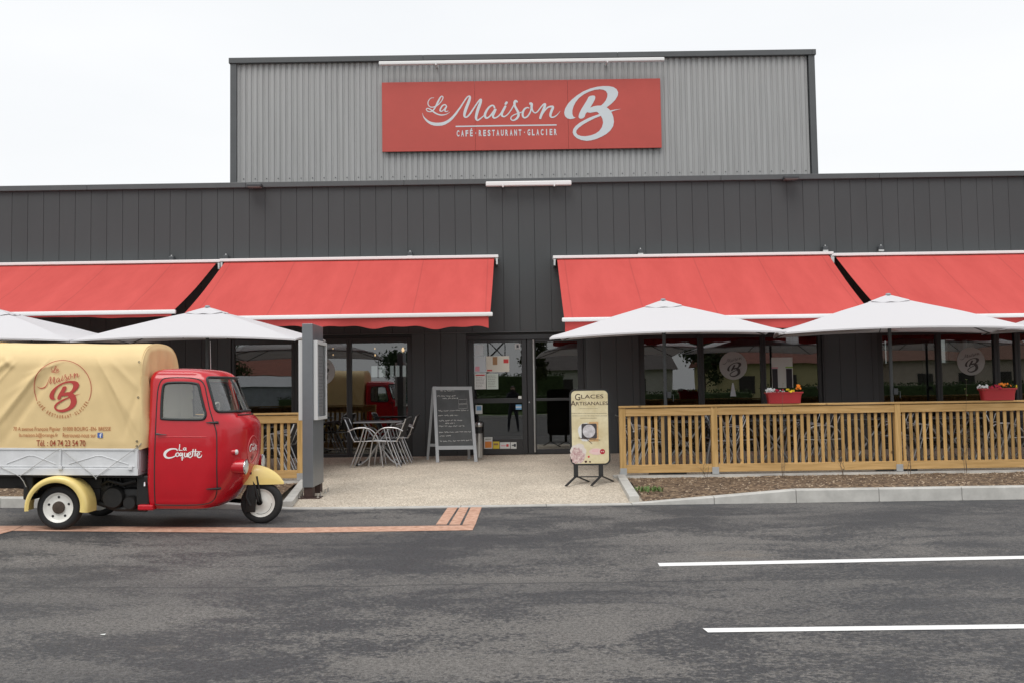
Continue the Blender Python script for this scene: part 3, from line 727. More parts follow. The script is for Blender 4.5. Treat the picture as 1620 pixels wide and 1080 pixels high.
# ---- posters and stickers on the glass ----
def paper(u0, v0, u1, v1, label, name='poster', m=M_paper, y=yy-.012, feats=(), cat='poster'):
    a, b = P(u0, v1, y), P(u1, v0, y); cx_ = (a.x+b.x)/2; z0 = a.z
    t = empty(name, (cx_, y, z0), 0, label, cat, 'papers stuck on the entrance door' if cat != 'window poster' else None)
    w, h = (b.x-a.x)/2, b.z-z0
    mb = MB(); mb.box(-w, w, 0, .0015, 0, h); mb.build('sheet', m, t)
    for nm, fx0, fz0, fx1, fz1, mm in feats:
        mb = MB(); mb.add([(-w+fx0*2*w, -.0012, fz0*h), (-w+fx1*2*w, -.0012, fz0*h), (-w+fx1*2*w, -.0012, fz1*h), (-w+fx0*2*w, -.0012, fz1*h)], [(0, 1, 2, 3)])
        mb.build(nm, mm, t, normals=False)
    return t, w, h
def lines(t, w, h, n, m, z0=.12, z1=.9, x0=.1, x1=.9, th=.12, seed=1):
    r = random.Random(seed); mb = MB()
    for i in range(n):
        z = (z1-(z1-z0)*(i+.5)/n)*h; x = -w+2*w*x0+r.uniform(0, .1)*w; e = -w+2*w*(x1-r.uniform(0, .3)*(x1-x0))
        s_ = (z1-z0)*h/n*th
        while x < e:
            l_ = r.uniform(.02, .05)*min(1, w*6); mb.add([(x, -.0018, z-s_), (min(e, x+l_), -.0018, z-s_), (min(e, x+l_), -.0018, z+s_), (x, -.0018, z+s_)], [(0, 1, 2, 3)]); x += l_+.008
    mb.build('print', m, t, normals=False)
M_ink = mat('grey_ink', (.2, .2, .2), .8); M_pink = mat('pink_ink', (.75, .35, .42), .8); M_blue = mat('blue_ink', (.18, .38, .6), .8)
M_or = mat('orange_ink', (.80, .27, .06), .7); M_yel = mat('yellow_ink', (.75, .58, .06), .7); M_rd = mat('red_ink', (.6, .06, .06), .7); M_grn = mat('green_ink', (.3, .6, .08), .7)
M_pblue = mat('pale_blue_paper', (.60, .66, .70), .7); M_brown = mat('brown_ink', (.35, .2, .1), .8); M_dk = mat('dark_ink', (.04, .04, .05), .7)
paper(751, 544.5, 764.5, 561.7, 'pale poster at the top left corner of the left door leaf', m=M_pblue)
paper(751, 563, 768, 588, 'pale blue poster with a pink stain shape on the left door leaf', m=M_pblue, feats=[('picture', .05, .05, .45, .35, M_pink)])
t, w, h = paper(769.5, 562.5, 805.5, 588, 'wide cream poster with a cake picture and red mark on the left door leaf', m=mat('cream_paper', (.68, .66, .58), .7), feats=[('picture', .28, .45, .48, .95, M_brown), ('picture', .75, .55, .97, .8, M_rd), ('picture', .03, .05, .25, .15, M_rd)])
t, w, h = paper(751, 589.7, 768.6, 615, 'printed notice at the lower left of the posters on the door', feats=[('picture', .1, .84, .9, .92, M_rd)]); lines(t, w, h, 7, M_ink, z1=.78)
t, w, h = paper(770, 590, 788, 615, 'pale green printed notice right of another on the door', m=mat('pale_green_paper', (.60, .68, .62), .7)); lines(t, w, h, 7, M_ink, seed=3)
paper(752.5, 640, 763, 654, 'small blue and white sticker beside the left door leaf glass', 'sticker', feats=[('picture', .15, .4, .85, .9, M_blue)], cat='sticker', y=yy-.034)
paper(816, 639, 825, 647, 'small sky blue sticker right under the middle door rail', 'sticker', M_blue, feats=[('picture', 0, .4, 1, .6, M_paper)], cat='sticker')
paper(820, 625.5, 825, 630, 'tiny white square sticker above the middle door rail', 'sticker', y=yy-.034, cat='sticker')
paper(814.5, 543, 823, 552, 'round grey sign sticker at the top right of the left door leaf', 'sticker', m=mat('grey_vinyl', (.4, .4, .4), .6), feats=[('picture', .3, .25, .7, .75, M_dk)], cat='sticker')
paper(766, 690.5, 779, 709, 'white and orange sticker at the bottom of the left door leaf', 'sticker', feats=[('picture', .1, .08, .9, .62, M_or), ('picture', .15, .8, .85, .86, M_ink)], cat='sticker', y=yy-.034)
paper(780, 697.5, 790, 709, 'yellow sticker in the bottom row on the left door leaf', 'sticker', M_yel, feats=[('picture', .1, .5, .8, .75, M_brown)], cat='sticker', y=yy-.034)
paper(791, 698.5, 807, 709, 'white sticker with a red dot in the bottom row on the door', 'sticker', feats=[('picture', .62, .3, .85, .7, M_rd), ('picture', .1, .4, .55, .55, M_pink)], cat='sticker', y=yy-.034)
paper(808, 698.5, 817, 709, 'white sticker with a black symbol at the right end of the bottom row', 'sticker', feats=[('picture', .2, .45, .55, .6, M_dk), ('picture', .55, .3, .9, .75, M_dk)], cat='sticker', y=yy-.034)
paper(1221.6, 564.6, 1253.5, 613, 'pale display poster with pink and green strips on the window above the flower box', 'window_poster', mat('frosted_sheet', (.72, .78, .74), .6), y=WY+.079,
      feats=[('strip', 0, .64, .3, .68, M_pink), ('strip', .66, .65, 1, .69, M_grn), ('strip', .02, .0, .28, .63, M_dk), ('strip', .68, .0, .96, .63, M_dk)], cat='window poster')
mb = MB(); q = P(1160, 626, WY+.08); mb.poly_xz([[(q.x-.055, q.z), (q.x+.055, q.z), (q.x+.012, q.z+.25), (q.x-.012, q.z+.25)]], WY+.082, .002)
tag(mb.build('window_sticker', M_pblue), 'small pale cone shaped sticker under the round logo on the right window', 'sticker')

# ---- pendant lamps ----
M_bulb = emis('warm_bulb', (1, .6, .3), 5)
for i, (u, v, r, lb) in enumerate([(637.5, 553, .034, 'brightest pendant bulb, rightmost behind the left window'), (593, 551, .012, 'small upper pendant bulb in the middle of the left window'),
      (593.5, 561.5, .017, 'small lower pendant bulb in the middle of the left window'), (527, 551, .011, 'small upper pendant bulb right of the display totem'), (527, 561, .011, 'small lower pendant bulb right of the display totem')]):
    p = P(u, v, 19.2); t = empty('pendant_lamp', (p.x, p.y, p.z), 0, lb, 'lamp', 'pendant lamps inside the restaurant')
    MB().lathe((0, 0, 0), [(0, -r*1.5), (r*.7, -r*.9), (r, 0), (r*.6, r), (r*.3, r*1.5), (0, r*1.55)], 12).build('bulb', M_bulb, t, smooth=True)
    MB().tube([(0, 0, r*1.5), (0, 0, 2.745-p.z)], .004, 6).build('cable', M_black, t)

# ---- red benches inside ----
M_redl = mat('red_leather', (.28, .02, .02), .4)
for i, (x, lb) in enumerate([(3.3, 'dark red bench seen through the right window beside the entrance'), (5.2, 'dark red bench seen through the right window behind the flower box'), (8.3, 'dark red bench seen through the far right window')]):
    t = empty('bench', (x, 18.6, 0), 0, lb, 'bench', 'red benches inside the restaurant')
    MB().bbox(-.7, .7, -.25, .25, .12, .45, .04).build('seat', M_redl, t); MB().bbox(-.7, .7, .26, .36, .12, .98, .04).build('backrest', M_redl, t)
    MB().bbox(-.66, .66, -.2, .3, .0, .118, .004).build('plinth', M_black, t)
# ================= awnings =================
def awning(x0, x1, zt, zb, xb0, xb1, yb, label, valp):
    ym = (16.95+yb)/2
    t = empty('awning', ((x0+x1)/2, WY, 0), 0, label, 'awning', 'red awnings on the facade'); ox, oy = (x0+x1)/2, WY
    def put(mb, nm, m, **k):
        for v in mb.v: v.x -= ox; v.y -= oy
        return mb.build(nm, m, t, **k)
    yt = 16.95
    mb = MB(); mb.bbox(x0-.03, x1+.03, yt-.10, WY-.001, zt-.01, zt+.045, .008); put(mb, 'cassette', M_tube)
    for x in (x0+.0, x1-.0): put(MB().bbox(x-.02, x+.02, yt-.08, WY-.002, zt-.14, zt-.012, .006), 'end_bracket', M_steel)
    def fn(u, v):
        a = x0+.05+(x1-x0-.10)*u; b = xb0+.04+(xb1-xb0-.08)*u; x = a+(b-a)*v
        y = yt-.06+(yb+.02-yt+.06)*v; z = zt-.02+(zb+.03-zt+.02)*v-.035*math.sin(math.pi*v)
        z += .006*noise.noise(Vector((x*.9+v*2, v*2.5, x0)))
        for (cx_, k_, w_, am) in folds:
            d = (u-cx_-k_*(v-.5))/w_; z += am*math.exp(-d*d)*math.sin(math.pi*v)**.7
        return (x, y, z)
    rr = random.Random(int(x0*10)+50); folds = [(rr.uniform(.1, .9), rr.choice((-1, 1))*rr.uniform(.05, .25), rr.uniform(.008, .025), rr.uniform(.003, .008)) for _ in range(6)]
    mb = MB().grid(fn, 120, 24); o = put(mb, 'fabric', M_red, smooth=True)
    mb = MB(); mb.bbox(xb0, xb1, yb-.035, yb+.03, zb-.032, zb+.036, .016); put(mb, 'front_bar', M_tube, smooth=30)
    def fv(u, v):
        x = xb0+.05+(xb1-xb0-.12)*u; hgt = valp(u)*(1+.12*math.sin(u*31+x0)+.08*math.sin(u*63))
        return (x, yb+.01+.02*math.sin(u*23+x0)*v+.25*v*valp(1-u)*0, zb-.02-hgt*v)
    mb = MB().grid(fv, 90, 4); put(mb, 'valance', M_val, smooth=True)
    for q in (.12, .88):
        mb = MB(); xa = x0+(x1-x0)*q; s_ = .9 if q < .5 else -.9
        mb.tube([(xa, yt-.05, zt-.12), (xa+s_, (yt+yb)/2+.1, (zt+zb)/2-.2), (xa+s_*.15, yb+.05, zb-.05)], .022, 8)
        put(mb, 'folding_arm', M_tube, smooth=40)
    return t
AW = 14.87
def aw(u0, v0, u1, v1, fu0, fu1, fv, label, valp):
    a, b = P(u0, v0, 16.95), P(u1, v1, 16.95); c, d = P(fu0, fv[0], AW), P(fu1, fv[1], AW)
    awning(a.x, b.x, (a.z+b.z)/2, (c.z+d.z)/2, c.x, d.x, AW, label, valp)
aw(352.5, 413.5, 786, 409, 282, 779.5, (505, 497.5), 'red awning left of the entrance door', lambda u: .07+.12*u**.7)
aw(-205, 423, 348, 416, -310, 278, (502.5, 493.5), 'red awning at the left edge of the photo', lambda u: .03+.03*abs(math.sin(u*5)))
aw(877, 408.5, 1313.5, 404, 889, 1384, (506.5, 499), 'red awning right of the entrance door', lambda u: .17)
aw(1316, 404.5, 1830, 399, 1398, 1950, (501, 496), 'red awning at the right edge of the photo', lambda u: .17)
def brk(u, v, label):
    p = P(u, v, 17.03); t = empty('wall_bracket', (p.x, p.y, p.z), 0, label, 'bracket', 'small brackets above the awnings')
    MB().bbox(-.045, .045, -.05, .068, -.01, .06, .012).build('housing', M_darkm, t)
    MB().tube([(0, -.02, .06), (0, -.02, .085)], .012, 8).box(-.05, .05, -.04, .02, -.045, -.012).build('clip', M_steel, t)
for u, v, w_ in ((272, 409, 'above the awning at the left edge'), (358, 407, 'above the gap between the two left awnings'), (649, 402, 'above the right half of the awning left of the door'),
              (1013, 398, 'above the awning right of the door'), (1305, 393, 'above the gap between the two right awnings'), (1393, 392.5, 'above the awning at the right edge')):
    brk(u, v+2, 'small dark wall bracket '+w_)

# ================= umbrellas =================
def umbrella(cx_, cy_, zc_, rise, wx, wy, yaw, tilt_x, tilt_y, label, first):
    t = empty('garden_umbrella', (cx_, cy_, tz(cx_, cy_)), yaw, label, 'umbrella', 'white garden umbrellas on the terrace')
    gz0 = tz(cx_, cy_)
    def Z(x, y, full=True):
        a, b = abs(x)/wx, abs(y)/wy; m = max(a, b); k = min(a, b)/m if m > 1e-6 else 0
        z = zc_+rise*(1-m)+.055*m*m*(1-k*k)-.012*math.sin(math.pi*m)*(1-k*.9)+.02*math.sin(math.pi*m)*k*k
        return z+tilt_x*x+tilt_y*y-gz0
    NB = 36
    def fn(u, v):
        x, y = (2*u-1)*wx, (2*v-1)*wy
        return (x, y, Z(x, y)+.004*noise.noise(Vector((x*3, y*3, cx_))))
    mb = MB().grid(fn, NB, NB, ridges=True)
    # turned hem
    rim = []
    for i in range(NB*4):
        q = i/NB; s_ = int(q) % 4; f_ = q-int(q)
        p = [(-1+2*f_, -1), (1, -1+2*f_), (1-2*f_, 1), (-1, 1-2*f_)][s_]; rim.append((p[0]*wx, p[1]*wy))
    o = len(mb.v)
    for (x, y) in rim: mb.v.append(Vector((x, y, Z(x, y)+.001))); mb.v.append(Vector((x*1.001, y*1.001, Z(x, y)-.022)))
    n = len(rim)
    for i in range(n): a = o+2*i; b = o+2*((i+1) % n); mb.f.append((a, b, b+1, a+1))
    mb.build('canopy', M_canopy, t, smooth=25, normals=False)
    zt_ = Z(0, 0)
    def vf(u, v):
        th = u*2*math.pi; r = v; sq = 1/max(abs(math.cos(th)), abs(math.sin(th)))
        x, y = math.cos(th)*sq*r*.27, math.sin(th)*sq*r*.2
        return (x, y, Z(x, y)+.012+.016*(1-r*r)+(.010*math.cos(th*8)*(r > .85)*(r-.8)*4))
    MB().grid(vf, 48, 5).build('vent_cap', M_canopy, t, smooth=True, normals=False)
    MB().lathe((0, 0, zt_), [(0, .05), (.03, .047), (.04, .035), (.04, .02)], 16).build('finial', mat('grey_plastic', (.3, .33, .36), .4), t, smooth=40)
    MB().tube([(0, 0, .03), (0, 0, zt_+.03)], .026, 14).build('pole', M_darkm, t, smooth=40)
    MB().bbox(-.28, .28, -.28, .28, 0, .05, .015).lathe((0, 0, 0), [(.05, .05), (.05, .3), (.03, .32)], 16).build('base', M_darkm, t)
    for (sx, sy) in ((-1, -1), (1, -1), (1, 1), (-1, 1), (0, -1), (0, 1), (1, 0), (-1, 0)):
        pts = [(sx*wx*q*.985, sy*wy*q*.985, Z(sx*wx*q, sy*wy*q)-.022) for q in (.03, .35, .7, 1)]
        MB().tube(pts, .009, 6).build('rib', M_darkm, t)
    for (sx, sy) in ((-1, -1), (1, -1), (1, 1), (-1, 1)):
        MB().tube([(sx*.03, sy*.03, zt_-.42), (sx*wx*.45, sy*wy*.45, Z(sx*wx*.45, sy*wy*.45)-.03)], .007, 6).build('strut', M_darkm, t)
    MB().lathe((0, 0, zt_-.44), [(.04, 0), (.04, .05), (.027, .06)], 12).build('sleeve', M_darkm, t)
    mb = MB(); mb.bbox(.026, .09, -.03, .03, 1.15, 1.25, .01); mb.tube([(.09, 0, 1.2), (.12, 0, 1.2), (.12, 0, 1.1)], .008, 6); mb.build('crank', M_darkm, t)
    return t
wy_ = 1.05; yc = 13.95
def um(u, half, zc, ty, tx, vapex, label, yaw=0):
    c = P(u, 600, yc); za = P(u, vapex, yc).z
    return umbrella(c.x, yc, zc, za-zc-.035, half, wy_, R(yaw), tx, ty, label, 0)
um(1052, 1.66, 2.005, .045, .006, 474, 'white garden umbrella right of the entrance, in front of the awning', -8)
um(1410, 1.68, 2.0, .025, -.004, 465.5, 'white garden umbrella second from the right, over the pale fence', -14)
um(1772, 1.62, 2.0, .03, .0, 463, 'white garden umbrella cut off by the right edge', -10)
um(328, 1.60, 2.035, .045, -.008, 485, 'white garden umbrella behind the red truck cab')
um(-6, 1.62, 2.05, .04, .0, 488, 'white garden umbrella cut off by the left edge, behind the truck tarpaulin')

# ================= fences =================
def fence(x0, x1, posts, label, zt=.915):
    t = empty('wooden_fence', ((x0+x1)/2, FY, -.1), 0, label, 'fence', 'pine fences around the terrace')
    ox = (x0+x1)/2; base = tz(0, FY)+.03
    def put(mb, nm, m, par=None, **k):
        for v in mb.v: v.x -= ox; v.y -= FY; v.z += .1
        return mb.build(nm, m, par or t, **k)
    put(MB().bbox(x0-.02, x1+.02, FY-.06, FY+.06, zt-.002, zt+.028, .006), 'handrail', M_rail)
    ps = sorted(posts)
    for i, x in enumerate(ps):
        p = put(MB().bbox(x-.045, x+.045, FY-.045, FY+.045, base+.05, zt-.004, .005), 'post', M_slat)
        put(MB().box(x-.05, x+.05, FY-.052, FY-.046, base, base+.11).box(x-.05, x+.05, FY+.046, FY+.052, base, base+.11).box(x-.05, x+.05, FY-.052, FY+.052, base, base+.006)
            .bbox(x-.03, x-.018, FY-.056, FY-.0521, base+.07, base+.082, .001).bbox(x+.018, x+.03, FY-.056, FY-.0521, base+.07, base+.082, .001), 'bracket', mat('galvanised_steel', (.55, .57, .58), .45, metal=.6), par=p)
    rr = random.Random(5)
    ed = ([x0-.045] if x0 < ps[0]-.1 else [])+ps+([x1+.045] if x1 > ps[-1]+.1 else [])
    for a, b in zip(ed, ed[1:]):
        a += .046; b -= .046
        put(MB().bbox(a, b, FY-.04, FY-.012, zt-.125, zt-.012, .004), 'top_board', M_rail)
        put(MB().bbox(a, b, FY-.04, FY-.012, base+.035, base+.155, .004), 'bottom_board', M_rail)
        mb = MB(); x = a+.055
        while x < b-.04:
            w = .0232+rr.uniform(-.0015, .0015); dx = rr.uniform(-.004, .004); dz = rr.uniform(-.01, .01); tw = rr.uniform(-.004, .004)
            mb.bbox(x-w+dx, x+w+dx, FY-.011+tw, FY+.011+tw, base+.05+dz, zt-.02+dz*.3, .003); x += .1005
        put(mb, 'slats', M_slat)
    return t
def fx(u): return P(u, 700, FY).x
fence(fx(982), 12.8, [fx(985), fx(1130), fx(1420), fx(1710)], 'pine slat fence on the right with flower boxes on its rail', .925)
fence(-12.8, fx(479), [fx(476), fx(190), fx(-100)], 'pine slat fence on the left behind the red truck', .90)

# ================= flower boxes =================
def flower_box(u0, u1, v0, v1, label, seed, order):
    a, b = P(u0, v1, FY-.02), P(u1, v0, FY-.02); cx_ = (a.x+b.x)/2; w = (b.x-a.x)/2; h = b.z-a.z; zb = .925+.03
    t = empty('flower_box', (cx_, FY-.0, zb), 0, label, 'planter', 'red flower boxes on the fence rail')
    mb = MB(); n = 40; D = .085
    def ringp(k, z, s_):
        out = []
        for i in range(n):
            q = 2*math.pi*i/n; c, s2 = math.cos(q), math.sin(q)
            out.append((math.copysign(abs(c)**.35, c)*w*s_*k, math.copysign(abs(s2)**.35, s2)*D*k, z))
        return out
    prof = [(.84, 0, 1), (.87, h*.5, 1), (.93, h*.86, 1), (1.0, h*.88, 1), (1.0, h, 1), (.96, h, 1), (.93, h*.8, 1)]
    for k, z, s_ in prof: mb.v += [Vector(p) for p in ringp(k, z, s_)]
    for i in range(len(prof)-1):
        for j in range(n): mb.f.append((i*n+j, i*n+(j+1) % n, (i+1)*n+(j+1) % n, (i+1)*n+j))
    mb.f.append(tuple(range(n))); mb.build('trough', mat('red_plastic', (.42, .03, .035), .35), t, smooth=35)
    MB().add(ringp(.92, h*.82, 1), [tuple(range(n))]).build('soil', M_soil, t)
    r = random.Random(seed)
    lf = MB()
    for i in range(520):
        q = r.uniform(-1, 1); x = q*w*.95; y = r.uniform(-1, 1)*D*.9; z = h*.85+r.uniform(0, .075)*(1 if q > .2 else .6); a_ = r.uniform(0, 6.28); s_ = r.uniform(.012, .028)
        d = Vector((math.cos(a_), math.sin(a_), r.uniform(-.3, .8))).normalized()*s_; e = Vector((-math.sin(a_), math.cos(a_), r.uniform(-.4, .4)))*s_*.5; c = Vector((x, y, z))
        lf.add([c, c+d*.5+e, c+d, c+d*.5-e], [(0, 1, 2, 3)])
    lf.build('foliage', mat('leaf_green', (.05, .11, .025), .55, var=.4, vscale=40), t)
    for (nm, col, q0, q1, k, zz, s_) in order:
        fb = MB()
        for i in range(k):
            c = Vector((w*(q0+(q1-q0)*r.random()), -D*r.uniform(-.3, 1.1), h+zz+r.uniform(-.02, .03))); rr_ = s_*r.uniform(.8, 1.2)
            nrm = Vector((r.uniform(-.5, .5), -1, r.uniform(-.1, .9))).normalized(); u_ = nrm.cross(Vector((0, 0, 1))).normalized(); v_ = nrm.cross(u_)
            for pt in range(6):
                q = pt*math.pi/3+r.random()*.3
                d = (u_*math.cos(q)+v_*math.sin(q)); e = (u_*-math.sin(q)+v_*math.cos(q))
                fb.add([c, c+d*rr_*.6+e*rr_*.42+nrm*rr_*.25, c+d*rr_+nrm*rr_*.12, c+d*rr_*.6-e*rr_*.42+nrm*rr_*.25], [(0, 1, 2, 3)])
            fb.lathe(c+nrm*rr_*.15, [(rr_*.2, 0), (0, rr_*.15)], 6)
        fb.build(nm, mat(nm+'_petal', col, .6), t)
flower_box(1211, 1270.5, 622, 641, 'red flower box with a single tall orange bloom, on the fence near its middle', 4,
    [('white_blossoms', (.85, .85, .85), -1.02, -.45, 17, .015, .022), ('crimson_blossoms', (.5, .01, .05), -.6, -.05, 12, .005, .022), ('yellow_blossoms', (.85, .6, .02), .1, .55, 10, .02, .02), ('orange_blossoms', (.9, .25, .01), .72, .84, 5, .06, .026), ('white_blossom_tail', (.85, .85, .85), -.62, .15, 4, .0, .016)])
flower_box(1550, 1608, 613.5, 633.5, 'red flower box with mixed orange blooms, on the fence near the right edge', 9,
    [('white_blossoms', (.85, .85, .85), -1.05, -.55, 17, .015, .02), ('crimson_blossoms', (.45, .01, .04), -.5, .05, 14, .01, .022), ('orange_blossoms', (.9, .28, .02), .1, .75, 10, .04, .02), ('yellow_blossoms', (.85, .7, .02), .85, 1.0, 3, .0, .016)])
flower_box(1672, 1730, 611, 631, 'red flower box beyond the right edge of the photo', 12, [('white_blossoms', (.85, .85, .85), -1.05, -.2, 17, .015, .02), ('yellow_blossoms', (.85, .6, .02), 0, .8, 10, .02, .02)]) if False else None

# ================= thin young shrubs in the bed =================
M_twig = mat('dry_twig', (.14, .10, .07), .8); M_lf2 = mat('young_leaf', (.16, .24, .05), .6)
def shrub(u, v, vtop, label, leaves, seed, spread=.12):
    p = G(u, v, lambda x, y: -.09 if False else tz(x, y)-.0); p.y = max(11.9, min(p.y, 13.35)); p = P(u, v, p.y); h = P(u, vtop, p.y).z-p.z
    t = empty('young_shrub', p, 0, label, 'shrub', 'young shrubs in the planting bed'); r = random.Random(seed)
    mb = MB(); tips = []
    for i in range(3):
        a = Vector((r.uniform(-.02, .02), 0, -.03)); pts = [a]
        hh = h*(1 if i == 0 else r.uniform(.35, .75)); dx = r.uniform(-1, 1)*spread
        for k in range(1, 7): pts.append(Vector((a.x+dx*(k/6)**1.5+r.uniform(-.012, .012), r.uniform(-.015, .015), hh*k/6)))
        mb.tube(pts, [.0042-.0005*k for k in range(7)], 5); tips += pts[2:]
        for k in (2, 3, 4, 5):
            e = pts[k]+Vector((r.uniform(-.08, .08), r.uniform(-.05, .05), r.uniform(.02, .1))); mb.tube([pts[k], e], [.002, .001], 4); tips.append(e)
    mb.build('stem', M_twig, t)
    lb = MB()
    for i in range(leaves):
        c = r.choice(tips) if r.random() < .6 else pts[-1]*0+tips[3+r.randint(0, 2)]; a_ = r.uniform(0, 6.28); s_ = r.uniform(.01, .025)
        d = Vector((math.cos(a_), math.sin(a_), r.uniform(-.2, .8)))*s_; e = Vector((-math.sin(a_), math.cos(a_), .2))*s_*.4
        lb.add([c, c+d*.5+e, c+d, c+d*.5-e], [(0, 1, 2, 3)])
    if leaves: lb.build('foliage', M_lf2, t)
shrub(1240, 762, 605, 'tall bare twiggy shrub in front of the flower box', 12, 1, .05)
shrub(1527, 750, 600, 'tall shrub with green tip leaves left of the right flower box', 46, 2, .06)
shrub(1115, 762, 722, 'low bare shrub before the first fence bay', 8, 3)
shrub(1335, 757, 700, 'bare twig shrub in the bed before the middle fence bay', 6, 4)
shrub(1440, 750, 670, 'thin bare shrub right of the fence post', 6, 5, .05)

# ================= tables and chairs =================
M_weave = mat('black_weave', (.03, .03, .032), .6, bump=.5, bscale=60)
M_top = mat('grey_table_top', (.10, .10, .11), .6, spec=.2, var=.08, vscale=6)
def table_proto():
    t = empty('bistro_table', (0, 0, 0), 0, 'x', 'table', 'bistro tables on the terrace')
    MB().bbox(-.40, .40, -.35, .35, .725, .75, .012).build('tabletop', M_top, t)
    MB().tube([(-.41, -.36, .736), (.41, -.36, .736), (.41, .36, .736), (-.41, .36, .736)], .011, 6, closed=True).build('edge_trim', mat('dull_edge', (.16, .16, .165), .5), t)
    for s_ in (-1, 1):
        y = s_*.26
        for k in (-1, 1):
            MB().tube([(k*.24, y+k*.015, .72), (k*.18, y+k*.015, .62), (0, y+k*.015, .38), (-k*.2, y+k*.015, .10), (-k*.30, y+k*.015, .022), (-k*.36, y+k*.015, .018)], .016, 8).build('leg', mat('grey_tube', (.42, .43, .44), .35, metal=.7), t, smooth=50)
            MB().lathe((-k*.37, y+k*.015, 0), [(.024, 0), (.026, .03), (.02, .045)], 10).build('foot', M_black, t)
    MB().tube([(-.18, -.26, .62), (-.18, .26, .62)], .012, 6).tube([(.18, -.26, .62), (.18, .26, .62)], .012, 6).build('cross_bar', MATS['grey_tube'], t)
    return t
def chair_proto():
    t = empty('bistro_armchair', (0, 0, 0), 0, 'x', 'chair', 'aluminium bistro armchairs on the terrace')
    for s_ in (-1, 1):
        y = s_*.245
        arm = [(-.30, .60), (-.2, .645), (-.06, .66), (.06, .64), (.15, .57), (.21, .45), (.25, .25), (.285, 0)]
        c = catmull(arm, 4); MB().tube([(x, y, z) for x, z in c], .0125, 8).build('side_frame', M_alu, t, smooth=50)
        MB().tube([(-.03, y*.98, .65), (-.09, y*.98, .43), (-.17, y*.98, .22), (-.26, y*.98, 0)], .0125, 8).build('leg', M_alu, t, smooth=50)
        MB().tube([(.02, y*.96, .65), (-.03, y*.96, .43), (-.11, y*.96, .22), (-.2, y*.96, 0)], .011, 8).build('leg', M_alu, t, smooth=50)
    mb = MB(); mb.tube([(.2, -.235, .44), (.2, .235, .44), (-.2, .22, .43), (-.2, -.22, .43)], .011, 6, closed=True).build('seat_frame', M_alu, t)
    MB().grid(lambda u, v: (-.2+.4*u, -.225+.45*v, .445-.02*math.sin(math.pi*v)*math.sin(math.pi*u)), 8, 8).build('seat', M_weave, t, smooth=True)
    def bk(u, v):
        y = -.24+.48*u; z = .50+.33*v-.03*abs(2*u-1)**3*v; x = -.235-.12*v-.05*(1-(2*u-1)**2)
        return (x, y, z)
    mb = MB().grid(bk, 12, 8); bm2 = MB().grid(lambda u, v: tuple(Vector(bk(u, v))+Vector((.012, 0, 0))), 12, 8); mb.add(bm2.v, bm2.f)
    mb.build('backrest', M_weave, t, smooth=True, normals=False)
    rim = [bk(0, i/6) for i in range(7)]+[bk(i/10, 1) for i in range(1, 11)]+[bk(1, 1-i/6) for i in range(1, 7)]
    rim = [(-.19, -.235, .43)]+[(x+.006, y, z) for x, y, z in rim]+[(-.19, .235, .43)]
    MB().tube(rim, .0105, 6).build('back_frame', M_alu, t, smooth=50)
    return t
tp = table_proto(); cp = chair_proto(); used = [0, 0]
def place_table(x, y, rz, label):
    if not used[0]: used[0] = 1; tp.location = (x, y, tz(x, y)); tp.rotation_euler = (0, 0, rz); tp['label'] = label; return tp
    return dup(tp, (x, y, tz(x, y)), rz, label)
def place_chair(x, y, rz, label):
    if not used[1]: used[1] = 1; cp.location = (x, y, tz(x, y)); cp.rotation_euler = (0, 0, rz); cp['label'] = label; return cp
    return dup(cp, (x, y, tz(x, y)), rz, label)
q = G(601, 734, tz)
place_table(q.x, 15.85, R(3), 'grey topped bistro table standing alone left of the chalkboard')
ql = G(571, 735, tz); qr = G(632, 733, tz)
place_chair(ql.x+.14, 15.62, R(2), 'aluminium armchair on the left side of the lone table')
place_chair(qr.x-.16, 15.60, R(177), 'front aluminium armchair on the right side of the lone table')
place_chair(qr.x-.08, 16.25, R(183), 'rear aluminium armchair on the right side of the lone table, by the wall')
ordn = ['first', 'second', 'third', 'fourth', 'fifth', 'sixth']
rr = random.Random(11)
for i, x in enumerate([2.75, 4.2, 5.6, 7.0, 8.4, 9.9]):
    y = 14.75+rr.uniform(-.1, .15)
    w_ = '%s table behind the right fence' % ordn[i]
    place_table(x, y, R(rr.uniform(-6, 6)), 'grey topped bistro table, '+w_.replace(' table', ' one'))
    for (dx, dy, rz, nm) in ((-.62, -.12, 0, 'front left side'), (-.66, .42, 0, 'rear left side'), (.62, -.12, 180, 'front right side'), (.66, .42, 180, 'rear right side')):
        place_chair(x+dx+rr.uniform(-.06, .06), y+dy+rr.uniform(-.08, .08), R(rz+rr.uniform(-14, 14)), 'armchair at the %s of the %s' % (nm, w_))
for i, x in enumerate([-4.35, -5.8, -7.5]):
    y = 14.7
    w_ = '%s table behind the left fence' % ordn[i]
    place_table(x, y, R(rr.uniform(-6, 6)), 'grey topped bistro table, '+w_.replace(' table', ' one'))
    for (dx, dy, rz, nm) in ((-.62, -.1, 0, 'left side'), (.52, -.12, 180, 'front right side'), (.5, .45, 180, 'rear right side')):
        place_chair(x+dx, y+dy, R(rz+rr.uniform(-10, 10)), 'aluminium armchair at the %s of the %s' % (nm, w_))
# low cable along the facade
mb = MB(); pts = [(-3.9+i*.5, 16.0, .42-.02*math.sin(i*.9)) for i in range(5)]

